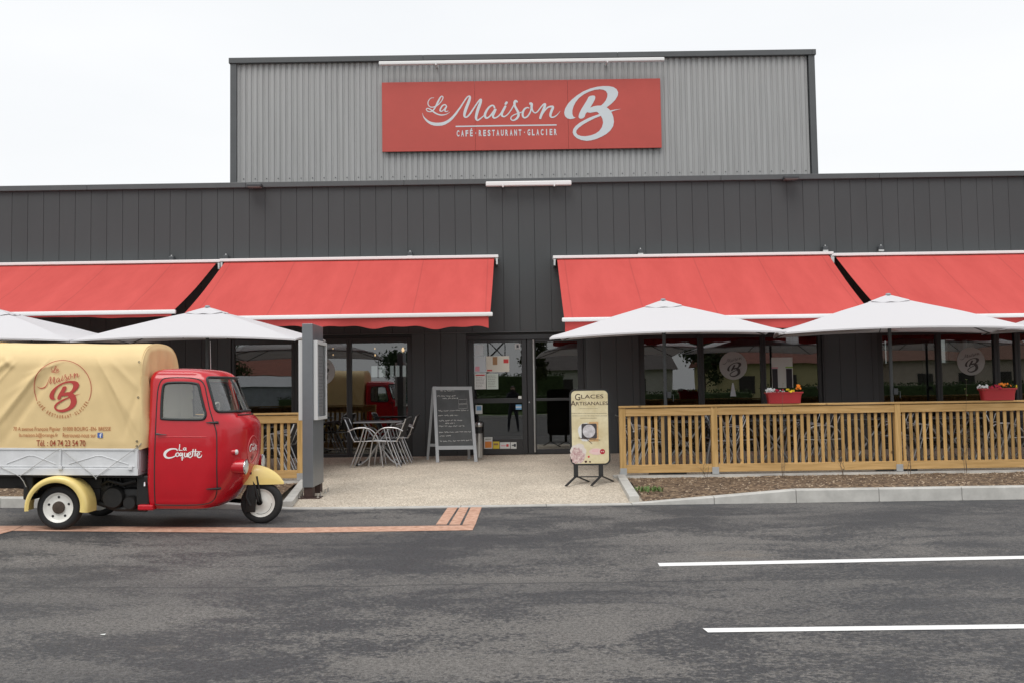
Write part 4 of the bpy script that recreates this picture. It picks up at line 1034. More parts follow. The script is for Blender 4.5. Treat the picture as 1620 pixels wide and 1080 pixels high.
# ================= chalkboard =================
cb = empty('chalkboard', (0, 0, 0), 0, 'grey framed A-shaped chalkboard with handwritten menu standing left of the door', 'chalkboard')
yb_ = 16.02
A, B_, C_, D_ = P(692.5, 729, yb_), P(753, 727, yb_), P(684.5, 610.8, yb_+.22), P(746.5, 610.8, yb_+.22)
zb0 = tz(0, yb_); cb.location = ((A.x+B_.x)/2, yb_, zb0); ox = cb.location.copy()
def rel(p): return Vector(p)-ox
aL0 = Vector((A.x, yb_, zb0)); aR0 = Vector((B_.x, yb_, zb0)); aL1 = Vector((C_.x+.03, yb_+.22, C_.z)); aR1 = Vector((D_.x-.03, yb_+.22, D_.z))
M_cf = mat('grey_painted_wood', (.40, .42, .44), .6, var=.08)
mb = MB(); mb.obar(rel(aL0), rel(aL1), .055, .03, (0, 1, 0)); mb.obar(rel(aR0), rel(aR1), .055, .03, (0, 1, 0))
mb.obar(rel(aL1)+Vector((-.03, -.004, -.03)), rel(aR1)+Vector((.03, -.004, -.03)), .03, .06)
l1 = aL0.lerp(aL1, .19); r1 = aR0.lerp(aR1, .19); mb.obar(rel(l1)+Vector((.027, -.002, 0)), rel(r1)+Vector((-.027, -.002, 0)), .028, .065)
mb.build('front_frame', M_cf, cb)
l2 = aL0.lerp(aL1, .215); r2 = aR0.lerp(aR1, .215); l3 = aL0.lerp(aL1, .965); r3 = aR0.lerp(aR1, .965)
mb = MB(); mb.add([rel(l2)+Vector((.02, .0, 0)), rel(r2)+Vector((-.02, .0, 0)), rel(r3)+Vector((-.02, .0, 0)), rel(l3)+Vector((.02, .0, 0)),
   rel(l2)+Vector((.02, .008, 0)), rel(r2)+Vector((-.02, .008, 0)), rel(r3)+Vector((-.02, .008, 0)), rel(l3)+Vector((.02, .008, 0))], [(0, 1, 2, 3), (7, 6, 5, 4), (0, 4, 5, 1), (1, 5, 6, 2), (2, 6, 7, 3), (3, 7, 4, 0)])
mb.build('slate', mat('slate_board', (.075, .08, .083), .75, var=.2, vscale=5), cb)
mb = MB(); r = random.Random(21)
def bd(s_, t_): # s across, t up on slate
    lo = (rel(l2)+Vector((.035, 0, 0))).lerp(rel(r2)+Vector((-.035, 0, 0)), s_); hi = (rel(l3)+Vector((.035, 0, 0))).lerp(rel(r3)+Vector((-.035, 0, 0)), s_)
    return lo.lerp(hi, t_)+Vector((0, -.002, 0))
rows = [(.12, .55, .97), (.02, .62, .875), (.18, .66, .835), (.03, .95, .615), (.02, .65, .53), (.03, .78, .44), (.22, .5, .395), (.02, .8, .34), (.02, .98, .235), (.03, .4, .175), (.03, .98, .08)]
for (sa, sb, tt) in rows:
    s_ = sa
    while s_ < sb:
        wl = r.uniform(.07, .18); e = min(sb, s_+wl); k = int((e-s_)/.012)+2; pts = []
        for i in range(k): pts.append(bd(s_+(e-s_)*i/k, tt+r.uniform(-.010, .013)+.012*(sb-sa)*(s_-sa)))
        mb.tube(pts, .0026, 4); s_ = e+.025
for q0 in (.70, .79): mb.tube([bd(.66, q0-.05), bd(.92, q0-.04), bd(.93, q0+.035), bd(.67, q0+.025)], .0015, 4, closed=True)
mb.build('chalk_writing', mat('chalk', (.85, .85, .83), .9), cb)
mb = MB(); bk0 = Vector((P(676.5, 727, yb_+.5).x, yb_+.50, tz(0, yb_+.5))); bk1 = Vector((P(742, 725, yb_+.5).x, yb_+.50, tz(0, yb_+.5)))
mb.obar(rel(bk0), rel(aL1)+Vector((-.02, .03, -.02)), .045, .025, (0, 1, 0)); mb.obar(rel(bk1), rel(aR1)+Vector((-.05, .03, -.02)), .045, .025, (0, 1, 0))
mb.obar(rel(bk0.lerp(aL1, .2)), rel(bk1.lerp(aR1, .2)), .02, .05); mb.build('rear_frame', M_cf, cb)

# ================= ash bin =================
q = P(757.5, 700, 16.75); ab = empty('ash_bin', (q.x, 16.75, tz(0, 16.75)), 0, 'slim steel ash bin with black band beside the left door leaf', 'bin')
MB().lathe((0, 0, 0), [(.0, .0), (.076, 0), (.076, .44), (.072, .44)], 24).build('body', M_steel, ab, smooth=40)
MB().lathe((0, 0, 0), [(.071, .44), (.071, .56), (.0, .56)], 24).build('ash_slot', M_black, ab, smooth=40)
MB().lathe((0, 0, 0), [(.074, .56), (.076, .565), (.076, .625), (.07, .635), (0, .635)], 24).build('cap', M_steel, ab, smooth=40)

# ================= ice cream sign =================
gy = 12.92; q = G(935, 765, tz)
ic = empty('pavement_sign', (q.x, gy, tz(0, gy)), 0, 'cream pavement sign reading Glaces Artisanales on a black spring foot stand', 'sign')
def gp(u, v): p = P(u, v, gy-.03); return Vector((p.x-q.x, p.z-tz(0, gy)))
tlp, brp = gp(900.5, 615), gp(966, 734.5); w = (brp.x-tlp.x)/2; mxx_ = (brp.x+tlp.x)/2; zlo, zhi = brp.y, tlp.y
def rrect(x0, x1, z0, z1, r, n=8):
    out = []
    for (cx_, cz_, a0) in ((x1-r, z1-r, 0), (x0+r, z1-r, 90), (x0+r, z0+r, 180), (x1-r, z0+r, 270)):
        for i in range(n+1): a = R(a0+90*i/n); out.append((cx_+r*math.cos(a), cz_+r*math.sin(a)))
    return out
X0, X1 = mxx_-w, mxx_+w
MB().poly_xz([rrect(X0, X1, zlo, zhi, .085)], .0, .05).build('board_frame', M_black, ic)
fr = .024
M_cream = mat('cream_print', (.62, .52, .30), .45, var=.1, vscale=6, col2=(.72, .65, .44))
MB().poly_xz([rrect(X0+fr, X1-fr, zlo+fr, zhi-fr, .062)], -.0505, .002).build('printed_panel', M_cream, ic)
yv = -.054
def im(px, py): # crop pixel (8.307x, origin 895,610) -> local
    p = gp(895+px/8.307, 610+py/8.307); return p.x, p.y
def icm(x, z): return (x, yv, z)
mb = MB(); a0 = im(165, 163); a1 = im(492, 108)
g0 = im(120, 185); g1 = im(188, 100); text(mb, 'G', g0[0], g1[0], g0[1], g1[1], icm, .005)
text(mb, 'LACES', im(198, 0)[0], a1[0], a0[1], a1[1], icm, .005)
g0 = im(62, 262); g1 = im(130, 190); text(mb, 'A', g0[0], g1[0], g0[1], g1[1], icm, .005)
g0 = im(134, 252); g1 = im(550, 200); text(mb, 'RTISANALES', g0[0], g1[0], g0[1], g1[1], icm, .005)
def serif(px, py, w_=14): # small serifs under/over strokes
    a = im(px-w_/2, py+3); b = im(px+w_/2, py-1); mb.add([icm(a[0], a[1]), icm(b[0], a[1]), icm(b[0], b[1]), icm(a[0], b[1])], [(0, 1, 2, 3)])
mb.build('title_lettering', mat('dark_brown_ink', (.05, .025, .02), .6), ic, normals=False)
mb = MB()
rnd = random.Random(8)
def fakeline(px0, px1, py, th):
    x = px0
    while x < px1:
        l_ = rnd.uniform(5, 11); a = im(x, py+th/2); b = im(min(px1, x+l_), py-th/2*rnd.uniform(.5, 1)); mb.add([icm(a[0], a[1]), icm(b[0], a[1]), icm(b[0], b[1]), icm(a[0], b[1])], [(0, 1, 2, 3)]); x += l_+rnd.uniform(2, 6)
fakeline(180, 420, 292, 7); fakeline(75, 540, 356, 9); fakeline(85, 540, 388, 9); fakeline(190, 405, 418, 9)
mb.build('small_print', mat('olive_ink', (.30, .26, .17), .7), ic, normals=False)
def quad(px0, py0, px1, py1, nm, m, o=0):
    a = im(px0, py1); b = im(px1, py0); return MB().add([(a[0], yv-o, a[1]), (b[0], yv-o, a[1]), (b[0], yv-o, b[1]), (a[0], yv-o, b[1])], [(0, 1, 2, 3)]).build(nm, m, ic, normals=False)
def blob(px, py, rx, ry, nm, m, o=0, irr=0, n=28, seed=0):
    r = random.Random(seed); vs = []
    for i in range(n):
        a = 2*math.pi*i/n; k = 1+irr*r.uniform(-1, 1); x, z = im(px+rx*k*math.cos(a), py+ry*k*math.sin(a)); vs.append((x, yv-o, z))
    return MB().add(vs, [tuple(range(n))]).build(nm, m, ic, normals=False)
blob(250, 600, 85, 125, 'picture', mat('white_cloth_print', (.70, .70, .70), .6, var=.12, vscale=20), 0, .10, seed=2)
quad(310, 468, 425, 725, 'picture', mat('tan_plate_print', (.58, .36, .17), .6, var=.2, vscale=30), .0003)
MB().poly_xz([rrect(*(lambda a, b: (a[0], b[0], a[1], b[1]))(im(208, 690), im(405, 490)), .02, 4)], yv-.0006, .0002).build('picture', mat('dark_dish_print', (.05, .045, .05), .5), ic)
blob(303, 590, 82, 86, 'picture', mat('scoop_print', (.52, .50, .52), .6, var=.25, vscale=18), .0012)
mb = MB(); 
for pl in ([(165, 678), (240, 690), (340, 698), (450, 706)], [(225, 650), (280, 700), (345, 752)], [(200, 690), (300, 680), (400, 684)]):
    mb.tube([(*[im(*p)[0]], yv-.0016, im(*p)[1]) for p in pl], .0035, 5)
mb.build('picture', mat('vanilla_pod_print', (.06, .03, .025), .6), ic)
blob(165, 880, 105, 125, 'picture', mat('pale_cream_swirl_print', (.66, .60, .56), .6, var=.08, vscale=20), .0002, .10, seed=4)
blob(150, 910, 95, 100, 'picture', mat('pink_ice_print', (.58, .30, .32), .6, var=.35, vscale=45, col2=(.72, .62, .58)), .0007, .16, seed=5)
blob(300, 925, 15, 14, 'picture', M_rd, .0009, .2, 12, 3); blob(262, 990, 18, 14, 'picture', mat('dark_berry_print', (.06, .01, .015), .6), .0009, .2, 12, 3); blob(318, 992, 12, 12, 'picture', MATS['dark_berry_print'], .0009, .2, 12, 4)
blob(400, 858, 95, 42, 'picture', mat('pale_pink_label_print', (.72, .52, .50), .6), .0003, .05, seed=9)
quad(345, 832, 435, 840, 'picture', M_pink, .0006); quad(345, 855, 425, 861, 'picture', M_pink, .0006)
blob(480, 858, 34, 34, 'emblem', mat('crimson_print', (.40, .01, .03), .5), .0008)
mb = MB(); a = im(463, 866); b = im(497, 850); text(mb, 'M', a[0], b[0], a[1], b[1], lambda x, z: (x, yv-.0012, z)); mb.build('emblem_mark', M_paper, ic, normals=False)
for u in (911, 950.5):
    p = gp(u, 735); x = p.x; MB().bbox(x-.032, x+.032, -.045, -.005, .115, p.y+.004, .004).build('support', M_black, ic)
for u in (911, 950.5):
    x = gp(u, 735).x
    MB().obar((x-.0, -.03, .118), (x-.16, -.30, .012), .035, .012).obar((x, -.02, .118), (x+.20, .26, .012), .035, .012).build('foot', M_black, ic)
MB().bbox(gp(911, 735).x, gp(950.5, 735).x, -.04, -.01, .10, .115, .003).build('cross_bar', M_black, ic)

# ================= totem =================
ty0 = 11.93; a = P(478.5, 780, ty0); b = P(495.5, 780, ty0); tw = b.x-a.x
tt = empty('display_totem', ((a.x+b.x)/2, ty0, tz(0, ty0)), 0, 'tall grey metal totem with glazed menu cases on both sides at the terrace entrance', 'totem')
zt = P(487, 512, ty0).z-tz(0, ty0); hw_ = tw/2; dl = .66
M_tot = mat('grey_lacquered_metal', (.19, .205, .22), .35, metal=.3, var=.06, vscale=4); M_tots = MATS['grey_lacquered_metal']
MB().bbox(-hw_, hw_, 0, dl, .145, zt, .006).build('column', M_tot, tt)
for y0 in (.02, dl-.16):
    ft = MB().bbox(-hw_+.012, hw_-.012, y0, y0+.14, .012, .144, .003).build('foot', mat('brown_steel', (.055, .03, .025), .6, var=.3, vscale=20), tt)
    mb = MB().bbox(-hw_-.07, hw_+.09, y0-.05, y0+.19, .0, .011, .002); mb.build('base_plate', MATS['brown_steel'], ft)
    for (x, y) in ((-hw_-.04, y0-.02), (hw_+.06, y0-.02), (-hw_-.04, y0+.16), (hw_+.06, y0+.16)): MB().lathe((x, y, .011), [(.018, 0), (.018, .014), (.008, .014), (.008, .06), (0, .06)], 8).build('bolt', M_steel, ft)
zc0, zc1 = P(500, 664, ty0).z-tz(0, ty0), P(500, 538, ty0).z-tz(0, ty0)
M_case = mat('silver_case', (.62, .63, .63), .4); M_cg = glass('case_glass', (.95, .96, .95), .03)
for s_ in (1, -1):
    xw = s_*hw_; d = .055*s_
    def bb(mb, xa, xb, *r_): return mb.bbox(min(xa, xb), max(xa, xb), *r_)
    mb = MB(); x_a, x_b = xw+s_*.001, xw+d
    bb(mb, x_a, x_b, .03, .075, zc0, zc1, .004); bb(mb, x_a, x_b, dl-.05, dl-.006, zc0, zc1, .004); bb(mb, x_a, x_b, .076, dl-.051, zc1-.045, zc1, .004); bb(mb, x_a, x_b, .076, dl-.051, zc0, zc0+.045, .004)
    cs = mb.build('menu_case', M_case, tt)
    mb = MB(); xq = xw+s_*.008; bb(mb, xw+s_*.0012, xq, .076, dl-.051, zc0+.046, zc1-.046, .001); mb.build('menu_sheet', mat('pale_menu_sheet', (.62, .61, .64), .7), cs)
    mb = MB(); xg = xw+s_*.044; mb.add([(xg, .075, zc0+.045), (xg, dl-.05, zc0+.045), (xg, dl-.05, zc1-.045), (xg, .075, zc1-.045)], [(0, 1, 2, 3)]); mb.build('pane', M_cg, cs)
    mb = MB(); r = random.Random(3)
    for i in range(16):
        z = zc1-.2-i*.045; y = .14
        while y < dl-.12:
            l_ = r.uniform(.03, .09); mb.add([(xq+s_*.001, y, z), (xq+s_*.001, y+l_, z), (xq+s_*.001, y+l_, z+.012), (xq+s_*.001, y, z+.012)], [(0, 1, 2, 3)]); y += l_+.02
    mb.build('menu_print', mat('faded_menu_ink', (.42, .40, .42), .8), cs, normals=False)
    MB().add([(xq+s_*.0015, .12, zc0+.08), (xq+s_*.0015, .3, zc0+.08), (xq+s_*.0015, .3, zc0+.34), (xq+s_*.0015, .12, zc0+.34)], [(0, 1, 2, 3)]).build('menu_picture', M_blue, cs, normals=False)
# ================= three wheeled truck =================
TX, TY = -4.83, 10.03
truck = empty('three_wheeled_truck', (TX, TY, -.154), 0, 'vintage red three-wheeled delivery truck with cream tarpaulin and white cargo bed', 'truck')
truck.rotation_euler = (0, .0222, R(1.5))
TM = Matrix.Translation((TX, TY, -.154)) @ (Matrix.Rotation(R(1.5), 4, 'Z') @ Matrix.Rotation(.0222, 4, 'Y')); TI = TM.inverted()
def tl(u, v, yl):
    o = TI @ EYE; d = TI.to_3x3() @ ray(u, v); return o+d*((yl-o.y)/d.y)
def paint_mat(name, col, rough=.28, coat=.7):
    return mat(name, col, rough, var=.05, vscale=3, coat=coat)
M_tred = paint_mat('red_car_paint', (.52, .006, .016), .24, .4); M_tyel = paint_mat('cream_yellow_paint', (.88, .68, .24), .35, .4)
M_twhite = mat('white_bed_paint', (.70, .71, .72), .4, var=.08, vscale=6); M_rub = mat('rubber_seal', (.02, .026, .026), .5)
M_tyre = mat('tyre_rubber', (.018, .018, .018), .75, bump=.3, bscale=90); M_chrome = mat('chrome', (.8, .8, .8), .08, metal=1)
M_rim = mat('cream_white_rim', (.86, .85, .79), .4, var=.08, vscale=9); M_oil = mat('oily_black_metal', (.010, .0095, .009), .55, var=.4, vscale=9)
M_tarp = mat('cream_tarpaulin', (.80, .60, .305), .62, var=.05, vscale=2.2, bump=.07, bscale=7)
M_int = mat('cream_cab_interior', (.88, .84, .70), .7)
M_tglass = glass('cab_glass', (.90, .92, .91), .10)
# --- cab shape: levels (z, xback, xstraight, xfront, halfwidth, exponent)
LV = [(.215, 1.04, 1.45, 1.66, .47, 2.2), (.26, 1.0, 1.48, 1.735, .515, 2.2), (.33, .99, 1.50, 1.80, .53, 2.2), (.42, .985, 1.52, 1.87, .543, 2.3), (.52, .98, 1.54, 1.935, .550, 2.3), (.65, .98, 1.56, 1.965, .554, 2.6),
      (.80, .98, 1.57, 1.982, .553, 2.7), (.95, .975, 1.57, 1.984, .548, 2.7), (1.05, .975, 1.58, 1.98, .540, 2.7), (1.10, .975, 1.585, 1.968, .536, 2.6), (1.14, .975, 1.59, 1.942, .533, 2.5), (1.175, .97, 1.59, 1.905, .530, 2.4),
      (1.205, .97, 1.59, 1.862, .527, 2.4), (1.25, .97, 1.585, 1.838, .522, 2.5), (1.35, .965, 1.56, 1.797, .512, 2.5), (1.45, .96, 1.53, 1.757, .501, 2.5), (1.53, .955, 1.505, 1.725, .489, 2.5),
      (1.575, .955, 1.48, 1.705, .478, 2.5), (1.61, .965, 1.44, 1.68, .460, 2.5), (1.645, .99, 1.38, 1.635, .445, 2.4), (1.668, 1.03, 1.30, 1.57, .385, 2.3), (1.68, 1.08, 1.24, 1.48, .30, 2.2), (1.686, 1.16, 1.2, 1.34, .16, 2)]
def lev(z):
    if z <= LV[0][0]: return LV[0][1:]
    if z >= LV[-1][0]: return LV[-1][1:]
    for i in range(len(LV)-1):
        if LV[i][0] <= z <= LV[i+1][0]:
            t = (z-LV[i][0])/(LV[i+1][0]-LV[i][0]); p0 = LV[max(i-1, 0)]; p1 = LV[i]; p2 = LV[i+1]; p3 = LV[min(i+2, len(LV)-1)]
            out = []
            for k in range(1, 6):
                h = p2[0]-p1[0]
                m1 = 0 if i == 0 else (p2[k]-p0[k])/(p2[0]-p0[0])*h; m2 = 0 if i+2 >= len(LV) else (p3[k]-p1[k])/(p3[0]-p1[0])*h
                # limit overshoot
                d = p2[k]-p1[k]
                lim = 3*abs(d); m1 = max(-lim, min(lim, m1)) if d*m1 > 0 else 0; m2 = max(-lim, min(lim, m2)) if d*m2 > 0 else 0
                out.append((2*t**3-3*t*t+1)*p1[k]+(t**3-2*t*t+t)*m1+(-2*t**3+3*t*t)*p2[k]+(t**3-t*t)*m2)
            return out
NS, NN, NC, NBK = 52, 40, 6, 8   # side, nose, corner, back
def plan(z):
    xb, xs_, xf, hw, n = lev(z); r = min(.07, hw*.4); pts = []; tags = []
    for i in range(NBK): pts.append((xb, -(hw-r)*i/NBK)); tags.append(('b', i))
    for i in range(NC): a = R(90*i/NC); pts.append((xb+r-r*math.cos(a), -(hw-r)-r*math.sin(a))); tags.append(('c', i))
    for i in range(NS): pts.append((xb+r+(xs_-xb-r)*i/NS, -hw)); tags.append(('s', i))
    for i in range(NN+1):
        a = R(90)*i/NN; pts.append((xs_+(xf-xs_)*max(0, math.sin(a))**(2/n), -hw*max(0, math.cos(a))**(2/n))); tags.append(('n', i))
    return pts, tags
def surf_y(x, z, off=0):
    xb, xs_, xf, hw, n = lev(z)
    if x <= xs_: return -(hw+off)
    t = min(1, (x-xs_)/(xf-xs_)); return -(hw)*(1-t**n)**(1/n)-off
def surf_n(q, z, off=0):  # q: nose parameter -1..1 (0 = centre)
    xb, xs_, xf, hw, n = lev(z); a = R(90)*(1-abs(q)); x = xs_+(xf-xs_)*math.sin(a)**(2/n); y = -hw*max(0, math.cos(a))**(2/n)
    return (x+off*math.sin(a), (y-off*math.cos(a))*(1 if q <= 0 else -1), z)
DW = [(1.118, 1.155), (1.112, 1.30), (1.115, 1.47), (1.135, 1.515), (1.20, 1.53), (1.35, 1.532), (1.45, 1.522), (1.485, 1.50), (1.515, 1.40), (1.555, 1.27), (1.575, 1.21), (1.565, 1.165), (1.53, 1.148), (1.40, 1.146), (1.20, 1.148)]
def inpoly(x, z, poly):
    c = False; j = len(poly)-1
    for i in range(len(poly)):
        if (poly[i][1] > z) != (poly[j][1] > z) and x < (poly[j][0]-poly[i][0])*(z-poly[i][1])/(poly[j][1]-poly[i][1])+poly[i][0]: c = not c
        j = i
    return c
WS0, WS1, WZ0, WZ1 = -.84, .84, 1.228, 1.590   # windscreen in nose parameter and height
def in_ws(q, z):
    u = (abs(q)-0)/.84; r = .17
    if z < WZ0 or z > WZ1 or u > 1: return False
    cz = .045; cu = .12
    for zz, s_ in ((WZ0+cz, -1), (WZ1-cz, 1)):
        if (z-zz)*s_ > 0 and u > 1-cu:
            if ((z-zz)/cz)**2+((u-(1-cu))/cu)**2 > 1: return False
    return True
zs = [.215+i*(1.686-.215)/118 for i in range(119)]
rows = []
for z in zs:
    p, tg = plan(z); full = [(x, y) for x, y in p]+[(x, -y) for x, y in p[-2:0:-1]]; rows.append((z, full))
nc = len(rows[0][1]); nh = NBK+NC+NS+NN+1; cab = MB()
for z, f_ in rows: cab.v += [Vector((x, y, z)) for x, y in f_]
tgs = plan(1.0)[1]
for i in range(len(rows)-1):
    for j in range(nc):
        k = j if j < nh else 2*(nh-1)-j; k2 = (j+1) % nc; 
        a, b, c, d = i*nc+j, i*nc+k2, (i+1)*nc+k2, (i+1)*nc+j; cen = (cab.v[a]+cab.v[b]+cab.v[c]+cab.v[d])/4
        t_, idx = tgs[min(k, nh-1)]
        jj = j if j < nh-1 else j
        if t_ in 's' or (t_ == 'c') or (t_ == 'n' and idx < 6):
            if inpoly(cen.x, cen.z, DW): continue
        if t_ == 'n':
            q = 1-(idx+.5 if j < nh-1 else idx-.5)/NN
            if in_ws(q, cen.z): continue
        cab.f.append((a, b, c, d))
cab.f.append(tuple(range(nc))[::-1]); cab.f.append(tuple((len(rows)-1)*nc+j for j in range(nc)))
body = cab.build('cab_body', M_tred, truck, smooth=50)
# inner lining so that the cab reads cream inside
inn = MB(); o = 0
zi = [z for z in zs if .5 < z < 1.64]
for z in zi[::4]:
    p, tg = plan(z); inn.v += [Vector((1.28+(x-1.28)*.955, y*.95, z)) for x, y in p]+[Vector((1.28+(x-1.28)*.955, -y*.95, z)) for x, y in p[-2:0:-1]]
nr = len(zi[::4])
for i in range(nr-1):
    for j in range(nc):
        a, b, c, d = i*nc+j, i*nc+(j+1) % nc, (i+1)*nc+(j+1) % nc, (i+1)*nc+j; cen = (inn.v[a]+inn.v[b]+inn.v[c]+inn.v[d])/4
        xo = 1.28+(cen.x-1.28)/.955; k = j if j < nh else 2*(nh-1)-j; t_, idx = tgs[min(k, nh-1)]
        if 1.13 < cen.z < 1.55 and (1.10 < xo < 1.56) and t_ in 'scn': continue
        if t_ == 'n' and 1.21 < cen.z < 1.60 and 1-(idx+.5)/NN < .86: continue
        inn.f.append((a, b, c, d))
inn.f.append(tuple((nr-1)*nc+j for j in range(nc)))
inn.build('cab_lining', M_int, truck)
# door outline, seals, glass
def side_path(poly, off=.001, k=5, closed=True):
    pts = [(x, z) for x, z in poly]; c = catmull(pts+[pts[0]], k)[:-1] if closed else catmull(pts, k)
    return [(x, surf_y(x, z, off), z) for x, z in c]
DO = [(1.075, .262), (1.070, .60), (1.066, 1.0), (1.062, 1.35), (1.068, 1.48), (1.095, 1.555), (1.15, 1.578), (1.30, 1.583), (1.42, 1.577), (1.50, 1.555), (1.545, 1.50), (1.575, 1.40), (1.615, 1.25), (1.66, 1.12), (1.695, 1.0), (1.705, .80), (1.706, .60), (1.703, .45), (1.685, .36), (1.65, .30), (1.59, .27), (1.40, .258), (1.2, .258)]
for sgn, nm in ((1, 'near'), (-1, 'far')):
    def fl(pts): return [(x, y*sgn, z) for x, y, z in pts]
    dr = MB().tube(fl(side_path(DO, -.002)), .0065, 6, closed=True).build('door', M_rub, truck, smooth=True)
    MB().tube(fl(side_path(DW, .001)), .0135, 8, closed=True).build('window_seal', M_rub, dr, smooth=True)
    c = catmull(DW+[DW[0]], 5)[:-1]; g = MB(); gp_ = [(x, surf_y(x, z, -.006)*sgn, z) for x, z in c]
    cenx, cenz = 1.34, 1.33; g.v = [Vector(p) for p in gp_]+[Vector((cenx, surf_y(cenx, cenz, -.006)*sgn, cenz))]; n_ = len(gp_)
    g.f = [(i, (i+1) % n_, n_) for i in range(n_)]; g.build('side_window', M_tglass, dr, smooth=True)
    for (xa, za, xb_, zb_) in ((1.585, 1.118, 1.712, 1.12), (1.605, .428, 1.735, .43)):
        pts = [(xa+(xb_-xa)*t, surf_y(xa+(xb_-xa)*t, za, .010)*sgn, za) for t in (0, .3, .6, .85, 1)]
        MB().tube(pts, [.003, .008, .011, .0145, .012], 8).build('hinge', M_black, dr, smooth=40)
    MB().tube([(1.085, surf_y(1.085, .995, .018)*sgn, .995), (1.10, surf_y(1.1, .995, .022)*sgn, .995), (1.13, surf_y(1.13, .99, .018)*sgn, .99), (1.185, surf_y(1.18, .988, .012)*sgn, .988)], [.011, .011, .006, .004], 10).build('door_handle', M_darkm, dr, smooth=40)
    MB().tube([(x, surf_y(x, .967, -.003)*sgn, .967) for x in [1.09+.055*i for i in range(11)]], [.001]+[.006]*9+[.001], 6).build('crease', M_tred, dr, smooth=True)
wsl = []
for i in range(24): wsl.append((-.84+.1+(1.68-.2)*i/24, WZ0))
def arc(cu, cz, a0, a1): return [(cu+.1*math.cos(R(a0+(a1-a0)*i/8)), cz+.045*math.sin(R(a0+(a1-a0)*i/8))) for i in range(9)]
wpath = [(-.74+1.48*i/24, WZ0) for i in range(25)]+arc(.74, WZ0+.045, -90, 0)+[(.84, WZ0+.045+(WZ1-WZ0-.09)*i/8) for i in range(1, 8)]+arc(.74, WZ1-.045, 0, 90)+[(.74-1.48*i/24, WZ1) for i in range(1, 24)]+arc(-.74, WZ1-.045, 90, 180)+[(-.84, WZ1-.045-(WZ1-WZ0-.09)*i/8) for i in range(1, 8)]+arc(-.74, WZ0+.045, 180, 270)
wd = []
for q, z in wpath:
    p = surf_n(q, z, .002)
    if not wd or (Vector(p)-Vector(wd[-1])).length > .006: wd.append(p)
ws = MB().tube(wd, .0135, 8, closed=True).build('windscreen_seal', M_rub, truck, smooth=True)
mb = MB().grid(lambda u, v: surf_n(-.845+1.69*u, WZ0-.004+(WZ1-WZ0+.008)*v, -.004), 48, 12); mb.build('windscreen', M_tglass, truck, smooth=True)
MB().tube([(1.86, -.28, 1.235), (1.845, -.25, 1.30), (1.80, -.20, 1.42)], .004, 6).tube([(1.85, -.28, 1.225), (1.89, -.30, 1.228)], .014, 8).build('wiper', M_black, truck)
# cowl vent
MB().tube([surf_n(-.35+.07*i, 1.19, .004) for i in range(11)], .008, 6).build('cowl_vent', M_black, truck)
# seat, steering wheel
MB().bbox(1.05, 1.2, -.42, .42, .62, 1.12, .05).build('seat_back', mat('tan_leatherette', (.30, .22, .14), .6), truck)
MB().tube([(1.50+.07*math.cos(a), .2*math.cos(a)*0+.18*math.sin(a)-.1, 1.16+.16*math.cos(a)) for a in [R(15*i) for i in range(24)]], .011, 6, closed=True).tube([(1.50, -.1, 1.16), (1.66, -.1, .9)], .014, 6).build('steering_wheel', M_int, truck)
# antenna
p = tl(333.5, 583, .1); q = tl(332.6, 540, .1); MB().tube([(p.x, .1, 1.675), (q.x, .1, q.z)], [.004, .0022], 6).build('antenna', mat('thin_grey_rod', (.35, .35, .35), .4), truck)
# headlights
def lamp(cx_, cy, cz, r, xl, nm):
    pr = [(0, xl), (r*.30, xl+.02), (r*.62, xl+.06), (r*.86, xl+.115), (r*.98, xl+.17), (r, cx_-.01)]
    t = MB().lathe((0, cy, cz), [(a, b) for a, b in pr], 28, 'x').build(nm, M_tred, truck, smooth=60)
    MB().lathe((0, cy, cz), [(r*1.0, cx_-.012), (r*1.05, cx_-.006), (r*1.04, cx_+.002), (r*.92, cx_+.006)], 28, 'x').build('rim', M_chrome, t, smooth=60)
    MB().lathe((0, cy, cz), [(r*.93, cx_+.004), (r*.8, cx_+.010), (r*.5, cx_+.015), (0, cx_+.017)], 28, 'x').build('lens', mat('headlamp_lens', (.62, .64, .60), .15), t, smooth=True)
lamp(1.975, -.40, .648, .078, 1.72, 'headlight'); lamp(1.955, .40, .648, .078, 1.70, 'headlight')
for sy in (-1, 1):
    t = MB().lathe((0, sy*.455, .806), [(0, 1.765), (.016, 1.775), (.026, 1.80), (.029, 1.84), (.029, 1.878)], 18, 'x').build('indicator', M_tred, truck, smooth=60)
    MB().lathe((0, sy*.455, .806), [(.028, 1.878), (.026, 1.895), (.012, 1.902), (0, 1.903)], 18, 'x').build('lens', mat('white_lens', (.7, .7, .7), .2), t, smooth=True)
# front badge
def badge(q, z, of):
    return surf_n(q, z, of)
bz, bq = .815, -.12
ring = []
for i in range(41):
    a = 2*math.pi*i/40; ring.append(badge(bq+.115*math.cos(a)*1.3, bz+.150*math.sin(a), .004))
MB().tube(ring[:-1], .0035, 6, closed=True).build('badge_outline', mat('pink_outline', (.72, .16, .16), .5), truck)
